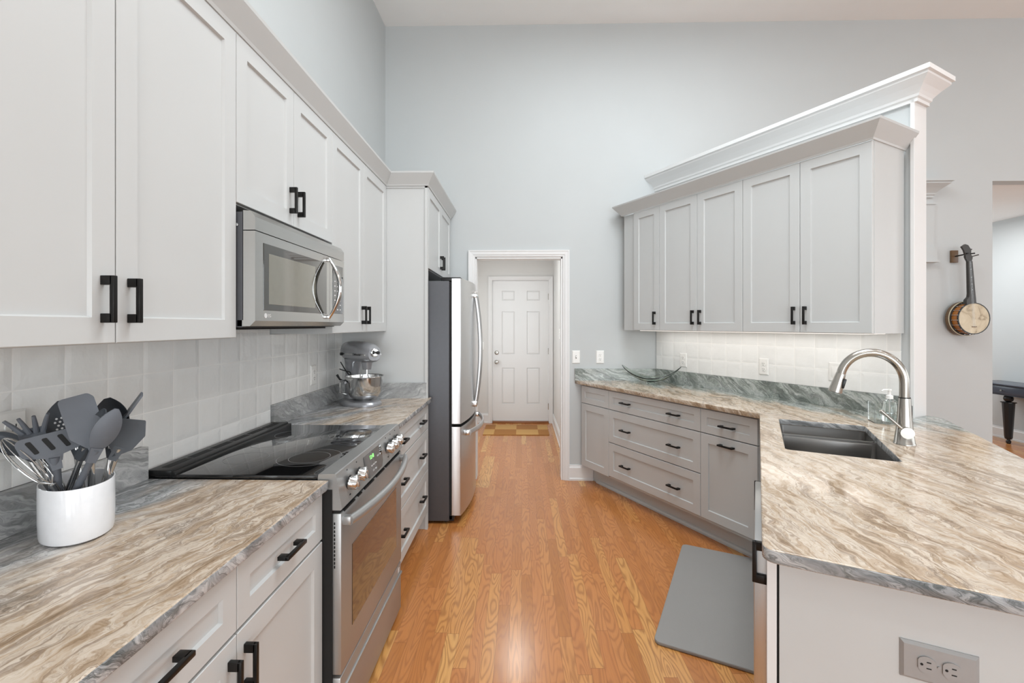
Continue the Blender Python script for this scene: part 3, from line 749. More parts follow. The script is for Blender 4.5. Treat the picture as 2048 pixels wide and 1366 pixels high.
# granite upstands
def strip(name, pts, z1, mat, label):
    o = MB().poly(pts, CT1, z1, 'z').build(name, mat, smooth=False); return tag(o, label, 'upstand')
strip('granite_upstand', [(WX+.001, .05), (WX+.034, .05), (WX+.034, 1.484), (WX+.001, 1.484)], 1.020, G_SPLASHL, 'low grey granite upstand behind the utensil crock')
strip('granite_upstand', [(WX+.001, 2.264), (WX+.026, 2.264), (WX+.026, 3.152), (-.66, 3.152), (-.66, 3.171), (WX+.001, 3.171)], 1.020, G_SPLASHL, 'low grey granite upstand wrapping behind the stand mixer')
a = dpt(0, .021, 0)[:2]
strip('granite_upstand', [(.488, BY-.001), (.488, BY-.021), (W0[0]-.013, BY-.021), dpt(1.884, .021, 0)[:2], dpt(1.884, .001, 0)[:2], (W0[0]-.002, BY-.001)], 1.022, G_SPLASHR, 'low green-grey granite upstand along the right counter')

# ------------------------------------------------------------------ sink, faucet and things by the sink
t = thing('sink', 'undermount double-bowl stainless sink set in the right granite worktop', 'sink', (*pp((S0+S1)/2, (T0+T1)/2), .882), PRZ)
hx, hy = (S1-S0)/2, (T1-T0)/2
def bowl(x0, x1, zt):
    m = MB(); 
    def rr(x0, x1, y0, y1, r, z):
        return [(p[0], p[1], z) for p in rounded([(x0, y0), (x1, y0), (x1, y1), (x0, y1)], {0: r, 1: r, 2: r, 3: r})]
    m.loft([rr(x0-.004, x1+.004, -hy-.008, hy+.008, .03, zt), rr(x0, x1, -hy-.004, hy+.004, .028, zt), rr(x0+.004, x1-.004, -hy, hy, .03, -.17), rr(x0+.02, x1-.02, -hy+.016, hy-.016, .03, -.195)], cap=False)
    ring = [Vector(p) for p in rr(x0+.02, x1-.02, -hy+.016, hy-.016, .03, -.195)]
    m.bm.faces.new([m.bm.verts.new(p) for p in ring])
    return m
bowl(-hx-.006, -.122, 0).build('bowl', SINKM, t); bowl(-.110, hx+.006, 0).build('bowl', SINKM, t)
MB().box(-.126, -.106, -hy, hy, -.10, -.010, .004).build('divider', SINKM, t)
for x in (-.23, .12): MB().lathe([(.045, 0), (.045, .003), (.03, .004), (.028, -.004), (.001, -.004)], c=(x, 0, -.196)).build('drain', CHROME, t)

FB = pp(1.323, .541)
t = thing('faucet', 'brushed nickel pull-down gooseneck faucet behind the sink', 'faucet', (*FB, .914), math.atan2(EY[1], EY[0]))
# local: +x away from the kitchen, -x over the sink, -y toward the camera
MB().lathe([(.0385, 0), (.0385, .004), (.036, .008), (.030, .06), (.0245, .13), (.0215, .195)]).build('body', NICKEL, t)
MB().lathe([(.0213, .195), (.0205, .1955), (.0205, .1985), (.0213, .199)]).build('joint_ring', BLACK, t)
pts = [(0, 0, .199), (0, 0, .26)]
R_ = .112
for i in range(1, 23):
    a = PI*i/22*.93; pts.append((-R_+R_*math.cos(a), 0, .262+R_*1.10*math.sin(a)))
MB().tube(pts, .0178, 18).build('spout', NICKEL, t)
e0 = Vector(pts[-1]); dr = (Vector(pts[-1])-Vector(pts[-2])).normalized()
MB().tube([e0, e0+dr*.002, e0+dr*.03, e0+dr*.085, e0+dr*.088], [.0185, .019, .0215, .0275, .022], 20).build('spray_head', NICKEL, t)
q = e0+dr*.045
MB().box(-.007, .007, -.006, .006, -.022, .022, .003).xf(Matrix.Translation(q+Vector((.019, -.014, 0))) @ Matrix.Rotation(.25, 4, 'Y')).build('spray_button', BLACK, t)
MB().cyl((0, -.015, .055), (0, -.050, .055), .0235, .0235, 28).build('valve_hub', NICKEL, t)
MB().tube([(-.005, -.038, .060), (-.045, -.040, .100), (-.088, -.042, .142)], [.0075, .007, .0085], 14, sq=(1, .8)).build('lever', NICKEL, t)

def bottle():
    t = thing('soap_dispenser', 'clear soap bottle with white pump beside the faucet', 'bottle', (1.908, 2.42, .920), 0)
    MB().lathe([(.03, 0), (.032, .01), (.032, .09), (.026, .105), (.013, .112), (.013, .122)]).build('bottle', GLASS, t)
    MB().lathe([(.0285, .003), (.0295, .010), (.0295, .045), (.001, .045)]).build('soap', glassmat('clear_soap', (.9, .95, .96), 0, 1.34), t)
    m = MB().lathe([(.0155, .118), (.0155, .135), (.006, .138), (.006, .158), (.010, .160), (.010, .167), (.002, .168)])
    m.tube([(0, 0, .163), (-.025, .006, .163), (-.033, .008, .156)], [.005, .0045, .0035], 10)
    m.build('pump', WHITEP, t)
    MB().cyl((0, 0, .02), (0, 0, .12), .002, seg=8).build('dip_tube', WHITEP, t)
bottle()
t = thing('sink_caddy', 'clear acrylic tray box standing on the worktop behind the faucet', 'caddy', (1.902, 2.412, .915), math.radians(-20))
w, dd, hh = .078, .048, .10
m = MB().box(-w, w, -dd, dd, 0, .004).box(-w, w, -dd, -dd+.003, .004, hh).box(-w, w, dd-.003, dd, .004, hh).box(-w, -w+.003, -dd+.003, dd-.003, .004, hh).box(w-.003, w, -dd+.003, dd-.003, .004, hh)
m.build('box', GLASS, t, smooth=False)

# boat-shaped glass bowl
t = thing('glass_bowl', 'clear boat-shaped glass bowl with upswept ends on the right worktop', 'bowl', (1.115, 3.98, .915), math.radians(-22))
m = MB(); rings_o = []; nu, nv = 25, 9
top = []; 
def gb(u, v, off):
    x = .245*u; half = .100*(1-abs(u)**2.2)**.6+.004
    zc = .012+.135*abs(u)**2.1
    y = half*v; z = zc+(v*v)*.035*(1-u*u)+off
    return (x, y, z)
grid_t = [[m.bm.verts.new(gb(-1+2*i/(nu-1), -1+2*j/(nv-1), .008)) for j in range(nv)] for i in range(nu)]
grid_b = [[m.bm.verts.new(gb(-1+2*i/(nu-1), -1+2*j/(nv-1), 0)) for j in range(nv)] for i in range(nu)]
for i in range(nu-1):
    for j in range(nv-1):
        m.bm.faces.new((grid_t[i][j], grid_t[i+1][j], grid_t[i+1][j+1], grid_t[i][j+1]))
        m.bm.faces.new((grid_b[i][j+1], grid_b[i+1][j+1], grid_b[i+1][j], grid_b[i][j]))
for i in range(nu-1):
    for j in (0, nv-1): m.bm.faces.new((grid_t[i][j], grid_b[i][j], grid_b[i+1][j], grid_t[i+1][j]) if j == 0 else (grid_t[i+1][j], grid_b[i+1][j], grid_b[i][j], grid_t[i][j]))
for j in range(nv-1):
    m.bm.faces.new((grid_t[0][j+1], grid_b[0][j+1], grid_b[0][j], grid_t[0][j])); m.bm.faces.new((grid_t[-1][j], grid_b[-1][j], grid_b[-1][j+1], grid_t[-1][j+1]))
bmesh.ops.recalc_face_normals(m.bm, faces=m.bm.faces)
m.build('dish', GREENG, t)
MB().lathe([(.035, 0), (.035, .006), (.028, .011)]).build('foot', GREENG, t)

# grey floor mat
A_ = Vector((1.034, 2.971)); B_ = Vector((.587, 2.056)); ev = (A_-B_).normalized(); rv = Vector((ev.y, -ev.x))
c = (A_+B_)/2+rv*.235
o = MB().poly(rounded([(-.235, -.509), (.235, -.509), (.235, .509), (-.235, .509)], {0: .03, 1: .03, 2: .03, 3: .03}), 0, .016).build('kitchen_mat', MATGREY, loc=(c.x, c.y, .001), smooth=False)
o.rotation_euler = (0, 0, math.atan2(ev.y, ev.x)-PI/2)
mb = o.modifiers.new('bevel', 'BEVEL'); mb.width = .005; mb.segments = 2
tag(o, 'plain grey cushioned mat on the oak floor before the sink', 'mat')

# ------------------------------------------------------------------ range (local: x along +Y world, front faces -y -> world +X)
t = thing('range', 'slide-in stainless electric range with black glass cooktop', 'range', (-.60, 1.492, 0), R90)
RW = .762
# local y: world X = -.60 - y
def prange(m, name, mat, sm=False, par=None): return m.build(name, mat, par or t, smooth=sm)
prange(MB().box(.006, RW-.006, .035, .62, .03, .905), 'body', BLACK)
prange(MB().box(.002, RW-.002, .062, .636, .905, .926, .004), 'cooktop', BLACKG, True)
# rear vent trim
m = MB().box(.0, RW, .556, .640, .918, .940, .004)
vt = prange(m, 'rear_vent', BLACK, True)
for k_ in range(6): MB().box(.03+k_*.119, .03+k_*.119+.105, .585, .612, .9395, .9408).build('vent_slot', BLACKM, vt, smooth=False)
MB().box(.0, RW, .540, .560, .918, .934, .003).build('trim_ridge', BLACK, vt)
# burner rings printed on the glass
for bx, by, r in ((.19, .42, .075), (.205, .19, .112), (.205, .19, .072), (.56, .43, .075), (.57, .19, .112), (.57, .19, .078), (.38, .46, .05)):
    m = MB(); rr = []
    for rad in (r-.0008, r+.0008): rr.append([(bx+rad*math.cos(2*PI*i/64), by+rad*math.sin(2*PI*i/64), .9265) for i in range(64)])
    m.loft(rr, cap=False); m.build('burner_ring', PRINT, t, smooth=False)
# control panel: profile in (y, z)
PANELP = [(.068, .918), (.066, .930), (.012, .932), (.008, .930), (-.012, .816), (-.008, .812), (.035, .812), (.035, .905), (.068, .905)]
def yz(y0, y1, prof, m=None):
    m = m or MB(); return m.poly(prof, y0, y1, 'x')
cp = prange(yz(0, RW, PANELP), 'control_panel', STEEL)
nv_ = Vector((0, -(.930-.816), -.020)).normalized()  # outward normal of the sloped face
def face_pt(x, f): # f 0 top .. 1 bottom on the sloped face
    return Vector((x, .008-.020*f, .930-.114*f))
for kx in (.085, .175, .535, .605, .68):
    p = face_pt(kx, .47)
    kn = MB().tube([p+nv_*.0, p+nv_*.006], [.025, .025], 24); kn = kn.build('knob_base', BLACK, cp)
    m = MB().tube([p+nv_*.005, p+nv_*.030, p+nv_*.033], [.0235, .0205, .018], 24)
    b2 = MB().box(-.006, .006, -.036, -.020, -.021, .021, .002); b2.xf(Matrix.Translation(p) @ Matrix.Rotation(-.17, 4, 'X'))
    kn = m.build('knob', CHROME, cp); b2.build('knob_grip', CHROME, cp)
def on_face(x, f, off): # matrix of text on the sloped face
    return Matrix.Translation(face_pt(x, f)+nv_*off) @ Matrix.Rotation(PI/2-.173, 4, 'X')
m = MB(); pts = rounded([(-.105, -.030), (-.075, -.047), (.085, -.047), (.105, -.030), (.105, .043), (-.105, .043)], {0: .01, 1: .01, 2: .01, 3: .01, 4: .006, 5: .006})
m.poly(pts, 0, .0015).xf(on_face(.352, .52, 0)); dsp = m.build('display', BLACKG, cp, smooth=False)
text_part('clock_digits', '12:48', .022, GREENL, dsp, on_face(.335, .32, .0022))
text_part('key_legends', 'Bake  Broil  Clean', .009, PRINTW, dsp, on_face(.345, .60, .0022))
text_part('key_legends', '1 2 3   Start', .010, PRINTW, dsp, on_face(.345, .78, .0022))
text_part('key_legends', '4 5 6   Clear', .010, PRINTW, dsp, on_face(.42, .45, .0022))
for kx in (.085, .175, .535, .605, .68):
    for s, w_ in ((-1, 'OFF'), (1, 'HI')):
        text_part('knob_legend', w_, .007, PRINTD, cp, on_face(kx+s*.004, .47-s*.36, .0008))
# oven door
dr_ = prange(MB().box(.004, RW-.004, -.008, .033, .268, .800, .004), 'oven_door', STEEL, True)
MB().box(.10, RW-.10, -.0095, -.006, .372, .655, .0005).build('window', OVENG, dr_, smooth=False)
m = MB(); hp = []
for i in range(17):
    u = i/16; hp.append((.02+u*(RW-.04), -.030-.045*math.sin(PI*u)**.8, .772))
m.tube(hp, .0135, 14, sq=(1.0, 1.25)); m.box(.012, .040, -.036, -.006, .758, .786, .004); m.box(RW-.040, RW-.012, -.036, -.006, .758, .786, .004)
m.build('handle', STEEL, dr_)
m = MB()
for a, b, z in ((.03, .13, .806), (.16, .20, .806), (.23, .34, .806), (.37, .48, .806), (.5, .72, .806)): m.box(a, b, -.0092, -.004, z-.009, z-.004)
m.build('door_vents', BLACKM, dr_, smooth=False)
m = MB()
for k_ in range(12): m.box(.0025, .0045, .012, .016, .62+k_*.013, .628+k_*.013)
m.build('side_vents', BLACKM, dr_, smooth=False)
sd = prange(MB().box(.004, RW-.004, -.006, .033, .030, .258, .004), 'storage_drawer', STEEL, True)
MB().box(.004, RW-.004, -.013, -.004, .200, .212, .003).build('lip', STEEL, sd)
MB().box(RW-.055, RW-.035, -.0068, -.004, .224, .244).build('sticker', PRINTW, sd, smooth=False)
prange(MB().box(.006, RW-.006, -.002, .03, .800, .812), 'gap_strip', BLACKM)
prange(MB().box(-.003, .004, .02, .60, .03, .880), 'side_rail', BLACKM)

# ------------------------------------------------------------------ microwave
t = thing('microwave', 'stainless over-the-range microwave with curved door handle', 'microwave', (-.88, 1.499, 0), R90)
MW = .758
MB().box(.006, MW-.006, .045, .365, 1.412, 1.80, .002).build('body', BLACK, t, smooth=False)
MB().box(.0, .020, .043, .075, 1.412, 1.795, .001).build('mounting_flange', FRSIDE, t, smooth=False)
MB().lathe([(.006, 0), (.005, .004), (.001, .005)], M=Matrix.Rotation(-PI/2, 4, 'Y'), c=(.0, .06, 1.752), seg=12).build('screw', CHROME, t)
yz(0, MW, [(.040, 1.735), (.0, 1.735), (.0, 1.778), (.014, 1.798), (.040, 1.80)]).build('vent_panel', MSTEEL, t, smooth=False)
DX = .588
dr_ = yz(0, DX, [(.040, 1.436), (.0, 1.436), (.0, 1.732), (.040, 1.732)]).build('door', MSTEEL, t, smooth=False)
MB().box(.048, .555, -.0015, .004, 1.470, 1.700, .001).build('window', MWG, dr_, smooth=False)
MB().box(.080, .440, -.0022, .002, 1.492, 1.668, .0006).build('window_screen', MWG2, dr_, smooth=False)
m = MB(); hp = []
for i in range(21):
    u = i/20; hp.append((.560, -.010-.052*math.sin(PI*u), 1.450+u*.272))
m.tube(hp, [.006+.008*math.sin(PI*i/20) for i in range(21)], 14, sq=(1.1, .8))
m.box(.550, .570, -.014, .0, 1.448, 1.466, .002).box(.550, .570, -.014, .0, 1.706, 1.724, .002)
m.build('handle', CHROME, dr_)
m = MB().lathe([(.0085, 0), (.0085, .0008), (.0001, .0008)], M=Matrix.Rotation(PI/2, 4, 'X'), c=(.062, -.0002, 1.452), seg=24); m.build('logo', PRINTW, dr_, smooth=False)
text_part('logo_text', 'LG', .016, PRINTW, dr_, front_text(.086, -.0006, 1.452))
cp = yz(DX+.002, MW, [(.040, 1.436), (.0, 1.436), (.0, 1.732), (.040, 1.732)]).build('control_side', MSTEEL, t, smooth=False)
kp = MB().box(DX+.036, MW-.018, -.002, .003, 1.474, 1.702, .001).build('keypad', BLACKG, cp, smooth=False)
MB().box(DX+.05, MW-.03, -.0026, -.001, 1.655, 1.685).build('clock', MWG, kp, smooth=False)
m = MB()
for r in range(7):
    for c_ in range(3): m.box(DX+.048+c_*.032, DX+.048+c_*.032+.014, -.0026, -.001, 1.490+r*.022, 1.496+r*.022)
m.build('keys', PRINTW, kp, smooth=False)
yz(0, MW, [(.06, 1.416), (.018, 1.416), (.0, 1.434), (.0, 1.436), (.06, 1.436)]).build('bottom_lip', MSTEEL, t, smooth=False)
MB().box(.03, MW-.03, .08, .33, 1.404, 1.413).build('grease_filter', BLACKM, t, smooth=False)

# ------------------------------------------------------------------ refrigerator (local x along +Y world, front -y -> +X)
t = thing('refrigerator', 'stainless French-door refrigerator with dark grey side and bottom freezer drawer', 'refrigerator', (-.515, 3.262, 0), R90)
FW = .905
MB().box(0, FW, 0, .70, .02, 1.735, .006).build('cabinet', FRSIDE, t)
MB().box(.01, FW-.01, -.018, .0, .03, 1.73).build('gasket', BLACKM, t, smooth=False)
def bulge(x): return -.082-.052*(1-((x-FW/2)/(FW/2))**2)
def fdoor(x0, x1, z0, z1, n=14):
    m = MB(); pts = [(x0, -.018)]
    pts += [(x0, bulge(x0)+.006)]
    for i in range(n+1):
        x = x0+.004+(x1-x0-.008)*i/n; pts.append((x, bulge(x)))
    pts += [(x1, bulge(x1)+.006), (x1, -.018)]
    return m.poly(pts, z0, z1)
dl = fdoor(0, FW/2-.002, .715, 1.752).build('door', STEELV, t); drr = fdoor(FW/2+.002, FW, .715, 1.752).build('door', STEELV, t)
fz = fdoor(0, FW, .062, .693, 24).build('freezer_drawer', STEELV, t)
for dd_, hx_ in ((dl, FW/2-.035), (drr, FW/2+.035)):
    hp = []
    for i in range(25):
        u = i/24; hp.append((hx_, -.140-.042*math.sin(PI*u)**.8, .775+u*.905))
    m = MB().tube(hp, .0125, 12, sq=(1.2, .8)); m.build('handle', STEELV, dd_)
    m = MB().box(hx_-.014, hx_+.014, -.158, -.118, .765, .815, .004).box(hx_-.014, hx_+.014, -.158, -.118, 1.64, 1.69, .004); m.build('handle_mount', CHROME, dd_)
hp = []
for i in range(25):
    u = i/24; x = .10+u*(FW-.2); hp.append((x, bulge(x)-.034-.030*math.sin(PI*u), .632))
m = MB().tube(hp, .018, 12, sq=(.6, 1.25)); m.build('handle', STEELV, fz)
m = MB().box(.09, .12, -.135, -.09, .612, .652, .004).box(FW-.12, FW-.09, -.135, -.09, .612, .652, .004); m.build('handle_mount', CHROME, fz)
MB().box(.01, .10, -.08, .06, 1.735, 1.762, .004).build('hinge_cover', BLACK, t); MB().box(FW-.10, FW-.01, -.08, .06, 1.735, 1.762, .004).build('hinge_cover', BLACK, t)
MB().box(.01, FW-.01, -.03, .05, .02, .055).build('base_grille', BLACK, t, smooth=False)
for x in (.06, FW-.06): MB().cyl((x, .03, 0), (x, .03, .03), .018, seg=14).build('foot', BLACK, t)

# ------------------------------------------------------------------ stand mixer
t = thing('stand_mixer', 'silver-grey stand mixer with steel bowl on the far left worktop', 'mixer', (-1.03, 2.925, .915), math.radians(-42))
# local: +x is the front (bowl end)
def egg(x0, x1, wy, z): # rounded base outline
    return [(x0+(x1-x0)*(.5-.5*math.cos(2*PI*i/40)), wy*math.sin(2*PI*i/40)*(1 if True else 1), z) for i in range(40)]
m = MB(); m.loft([egg(-.165, .16, .115, 0), egg(-.165, .16, .115, .012), egg(-.155, .15, .105, .024), egg(-.13, .12, .085, .030)]); m.build('base', MIXG, t)
def sec(x0, x1, wy, z, n=28, p=2.6):
    out_ = []
    for i in range(n):
        a = 2*PI*i/n; cs, sn = math.cos(a), math.sin(a)
        out_.append(((x0+x1)/2+(x1-x0)/2*math.copysign(abs(cs)**(2/p), cs), wy*math.copysign(abs(sn)**(2/p), sn), z))
    return out_
m = MB(); m.loft([sec(-.155, -.045, .055, .02), sec(-.15, -.065, .045, .08), sec(-.15, -.07, .042, .18), sec(-.155, -.05, .048, .26), sec(-.158, -.02, .055, .285)]); m.build('column', MIXG, t)
def xsec(x, w, z0, z1, n=28, p=2.5):
    out_ = []
    for i in range(n):
        a = 2*PI*i/n; cs, sn = math.cos(a), math.sin(a)
        out_.append((x, w*math.copysign(abs(cs)**(2/p), cs), (z0+z1)/2+(z1-z0)/2*math.copysign(abs(sn)**(2/p), sn)))
    return out_
m = MB(); m.loft([xsec(-.185, .03, .30, .35), xsec(-.178, .050, .285, .375), xsec(-.15, .062, .276, .395), xsec(-.08, .068, .272, .402), xsec(.02, .068, .270, .400), xsec(.10, .064, .270, .392), xsec(.145, .055, .274, .378), xsec(.165, .040, .285, .360)])
hd = m.build('head', MIXG, t)
m = MB(); m.loft([xsec(-.181, .0515, .310, .332), xsec(-.15, .0640, .309, .333), xsec(-.08, .0700, .308, .334), xsec(.02, .0700, .308, .334), xsec(.10, .0660, .308, .334), xsec(.147, .0570, .310, .332)]); m.build('band', CHROME, hd)
text_part('band_lettering', 'KitchenAid', .020, PRINTD, hd, Matrix.Translation((.075, -.0702, .321)) @ Matrix.Rotation(math.radians(3), 4, 'Z') @ Matrix.Rotation(PI/2, 4, 'X'), .0008)
m = MB().tube([(.155, 0, .335), (.175, 0, .335), (.178, 0, .335)], [.026, .026, .022], 24); m.build('hub', CHROME, hd)
m = MB().tube([(.178, 0, .335), (.205, 0, .335)], [.006, .006], 12).tube([(.203, 0, .335), (.212, 0, .335)], [.011, .010], 14); m.build('hub_knob', BLACK, hd)
MB().tube([(-.12, -.0625, .318), (-.12, -.078, .318)], [.009, .010], 14).build('speed_knob', BLACK, hd)
m = MB().tube([(.075, 0, .272), (.075, 0, .225)], [.034, .026], 20); m.build('planetary', MIXG, hd)
m = MB().tube([(.075, 0, .225), (.075, 0, .19), (.085, .01, .18), (.10, .02, .150), (.09, .03, .12), (.05, .02, .10), (.03, 0, .11)], [.006, .006, .006, .006, .006, .006, .005], 10); m.build('dough_hook', CHROME, t)
b = MB(); prof = [(.045, .030), (.048, .034), (.085, .052), (.104, .085), (.112, .13), (.116, .178), (.119, .181), (.1185, .184), (.114, .180), (.109, .13), (.100, .087), (.08, .056), (.03, .040), (.001, .040)]
b.lathe(prof, c=(.045, 0, 0), seg=44); bw = b.build('bowl', CHROME, t)
MB().tube([(.03, -.116, .155), (.022, -.150, .150), (.022, -.152, .09), (.03, -.112, .075)], [.007, .010, .010, .006], 12, sq=(1.3, .6)).build('bowl_handle', CHROME, bw)
for s in (-1, 1):
    MB().tube([(-.07, s*.05, .15), (-.04, s*.115, .15), (.045, s*.128, .15)], [.008, .008, .007], 10).build('bowl_arm', MIXG, t)
MB().tube([(-.10, -.055, .135), (-.115, -.085, .155), (-.125, -.10, .185)], [.006, .006, .008], 10).build('lift_lever', BLACK, t)
m = MB(); cp_ = []
for i in range(40):
    a = i/39
    cp_.append((-.15+.13*math.sin(a*PI)+.01*math.sin(9*a), -.062-.012*math.sin(7*a), .262-.075*math.sin(a*PI*1.0)-.16*max(0, a-.72)))
m.tube(cp_, .0035, 8); m.build('power_cord', BLACK, t)

# ------------------------------------------------------------------ utensil crock and utensils
PC = Vector((-1.083, 1.098, .915))
t = thing('utensil_crock', 'white oval ceramic crock full of kitchen utensils on the near left worktop', 'crock', PC, math.radians(-45))
m = MB(); SX, SY = .098, .070
m.lathe([(.90, 0), (.965, .004), (.985, .012), (1.0, .04), (1.0, .126), (.99, .129), (.965, .129), (.955, .125), (.95, .012), (.001, .010)], seg=56, sx=SX, sy=SY)
m.build('wall', CERAM, t)
def frame(neck, tip, yaw=0):
    up = (tip-neck).normalized(); tocam = (Vector((0, 0, 1.42))-neck).normalized()
    nrm = (tocam-up*tocam.dot(up)).normalized(); right = up.cross(nrm).normalized()*-1
    right = nrm.cross(up).normalized()*-1 if False else up.cross(nrm).normalized()
    M = Matrix((( right.x, nrm.x, up.x, neck.x), (right.y, nrm.y, up.y, neck.y), (right.z, nrm.z, up.z, neck.z), (0, 0, 0, 1)))
    return M @ Matrix.Rotation(yaw, 4, 'Z')
# local head frame: x right (as seen from the camera), y toward the camera, z up along the handle
def handle(m, base, neck, r=.0075): m.tube([base, base.lerp(neck, .5), neck], [r*.9, r, r*.85], 12)
def tool(name, label, base, neck, tip, yaw, maker, hm=None, hr=.0075, hmat=CHROME, off=(0, 0, 0)):
    t = thing(name, label, 'utensil', base)
    inv = Matrix.Translation(-base)
    m = MB(); handle(m, base, neck, hr); m.xf(inv).build('handle', hmat, t)
    M = inv @ frame(neck, tip, yaw)
    maker(t, M, (tip-neck).length)
    return t
def dish(m, pts_fn, L_, W_, depth, n=14, k=9, th=.0025, curve=0):
    """shell head: length L_, half width W_(u), cupped by depth"""
    g = [[], []]
    for side in (0, 1):
        for i in range(n):
            u = i/(n-1); row = []
            for j in range(k):
                v = -1+2*j/(k-1); hw_ = pts_fn(u)*W_
                y = -depth*(1-v*v)*math.sin(PI*min(1, max(0, u)))**.7+curve*u*u - (th if side else 0)
                row.append(m.bm.verts.new((hw_*v, y, u*L_)))
            g[side].append(row)
    F = m.bm.faces.new
    for i in range(n-1):
        for j in range(k-1):
            F((g[0][i][j], g[0][i][j+1], g[0][i+1][j+1], g[0][i+1][j])); F((g[1][i][j], g[1][i+1][j], g[1][i+1][j+1], g[1][i][j+1]))
        for j in (0, k-1): F((g[0][i][j], g[0][i+1][j], g[1][i+1][j], g[1][i][j]))
    for j in range(k-1):
        for i in (0, n-1): F((g[0][i][j], g[1][i][j], g[1][i][j+1], g[0][i][j+1]))
    bmesh.ops.recalc_face_normals(m.bm, faces=m.bm.faces)
    return m
def neckpiece(m, L0=.03, w=.009, y=.006): m.loft([[(-w, -y, -L0), (w, -y, -L0), (w, y, -L0), (-w, y, -L0)], [(-w*1.3, -.004, .004), (w*1.3, -.004, .004), (w*1.3, .003, .004), (-w*1.3, .003, .004)]]); return m
oval = lambda u: max(.12, math.sin(PI*min(.985, .06+u*.94))**.6)
def mk_spoon(mat, W_, depth, shape=oval, curve=0):
    def f(t, M, Ln): neckpiece(dish(MB(), shape, Ln, W_, depth, curve=curve)).xf(M).build('head', mat, t)
    return f
def mk_plate(mat, outline, th=.004, extra=None, bend=0):
    def f(t, M, Ln):
        m = MB().poly(outline(Ln), -th/2, th/2, 'y'); neckpiece(m); m.xf(M); h = m.build('head', mat, t)
        if extra: extra(h, M, Ln)
    return f
tool('slotted_turner', 'grey slotted turner at the front of the crock, wide head with three slots', Vector((-1.098, 1.063, .935)), Vector((-1.084, 1.043, 1.114)), Vector((-1.098, 1.042, 1.169)), 0,
     mk_plate(SILIC, lambda Ln: rounded([(-.012, -.012), (.012, -.012), (.016, .002), (.044, .008), (.056, Ln*.35), (.040, Ln), (-.058, Ln), (-.050, Ln*.25), (-.03, .006), (-.016, .002)], {3: .008, 4: .008, 5: .01, 6: .012, 7: .01}), .005,
     lambda h, M, Ln: [MB().poly(rounded([(x-.011, Ln*.84), (x-.001, Ln*.84), (x+.010, Ln*.30), (x+.001, Ln*.28)], {0: .003, 1: .003, 2: .003, 3: .003}), .0024, .0031, 'y').xf(M).build('slot', BLACKM, h, smooth=False) for x in (-.030, -.003, .023)]), hr=.0125, hmat=SILIC)
def skim(t, M, Ln):
    h = neckpiece(dish(MB(), oval, Ln, .046, .014)).xf(M).build('head', SILICD, t)
    m = MB()
    for gx in range(-3, 4):
        for gz in range(-3, 4):
            x, z = gx*.009+(gz % 2)*.0045, gz*.0085
            if x*x+z*z < .026**2:
                zz = Ln*.52+z; u_ = zz/Ln; v_ = x/(.046*oval(u_)); yy = -.014*(1-v_*v_)*math.sin(PI*u_)**.7; m.cyl((x, yy-.001, zz), (x, yy+.0008, zz), .0025, seg=8)
    m.xf(M).build('holes', PRINTW, h, smooth=False)
tool('skimmer', 'dark grey round perforated skimmer behind the plain spatula', Vector((-1.062, 1.098, .935)), Vector((-1.087, 1.098, 1.124)), Vector((-1.133, 1.107, 1.235)), 0, skim)
tool('spatula', 'plain grey flat spatula standing tallest in the crock', Vector((-1.060, 1.108, .940)), Vector((-1.020, 1.069, 1.142)), Vector((-1.060, 1.068, 1.251)), 0,
     mk_plate(SILIC, lambda Ln: rounded([(-.012, -.01), (.012, -.01), (.030, .012), (.031, Ln*.9), (.022, Ln), (-.032, Ln), (-.034, .02)], {2: .01, 3: .012, 4: .01, 5: .01, 6: .012}), .005), hr=.007)
tool('ladle', 'deep dark grey ladle at the back of the crock', Vector((-1.039, 1.119, .935)), Vector((-1.028, 1.129, 1.119)), Vector((-1.065, 1.158, 1.232)), .5, mk_spoon(SILICD, .044, .034))
tool('serving_spoon', 'large grey serving spoon leaning right in front of the ladle', Vector((-1.105, 1.067, .935)), Vector((-0.991, 1.050, 1.129)), Vector((-0.952, 1.061, 1.222)), -.3, mk_spoon(SILIC, .026, -.010), hr=.008, hmat=SILIC)
tool('serving_spoon', 'narrow dark grey spoon seen edge-on beside the large serving spoon', Vector((-1.130, 1.087, .935)), Vector((-1.036, 1.069, 1.129)), Vector((-1.000, 1.080, 1.219)), .9, mk_spoon(SILICD, .024, .012), hr=.007)
tool('turner', 'dark grey angular turner leaning to the right of the crock', Vector((-1.078, 1.128, .935)), Vector((-1.008, 1.129, 1.111)), Vector((-0.980, 1.150, 1.183)), 0,
     mk_plate(SILICD, lambda Ln: rounded([(-.01, -.012), (.01, -.012), (.026, .004), (.036, Ln*.55), (.020, Ln), (-.030, Ln*.86), (-.030, .012)], {2: .008, 3: .005, 4: .004, 5: .008, 6: .01}), .005))
tool('icing_spatula', 'thin grey spatula seen edge-on pointing up right from the crock', Vector((-1.087, 1.148, .935)), Vector((-1.031, 1.159, 1.168)), Vector((-0.992, 1.180, 1.240)), 1.45,
     mk_plate(SILIC, lambda Ln: [(-.012, 0), (.012, 0), (.024, Ln*.4), (.018, Ln), (-.018, Ln), (-.024, Ln*.4)], .005))
def pasta(t, M, Ln):
    m = neckpiece(dish(MB(), lambda u: .45+.55*min(1, u*2), Ln*.62, .024, .012))
    for s, ang in ((-1, -.5), (-.35, -.16), (.35, .22), (1, .6)):
        m.tube([(s*.018, -.006, Ln*.45), (s*.022+ang*.012, .004, Ln*.75), (s*.022+ang*.030, .014, Ln*1.0)], [.0055, .0048, .0035], 10)
    m.xf(M).build('head', SILIC, t)
tool('pasta_server', 'grey fingered pasta server leaning left in the crock', Vector((-1.101, 1.097, .935)), Vector((-1.136, 1.047, 1.137)), Vector((-1.148, 1.046, 1.206)), .4, pasta)
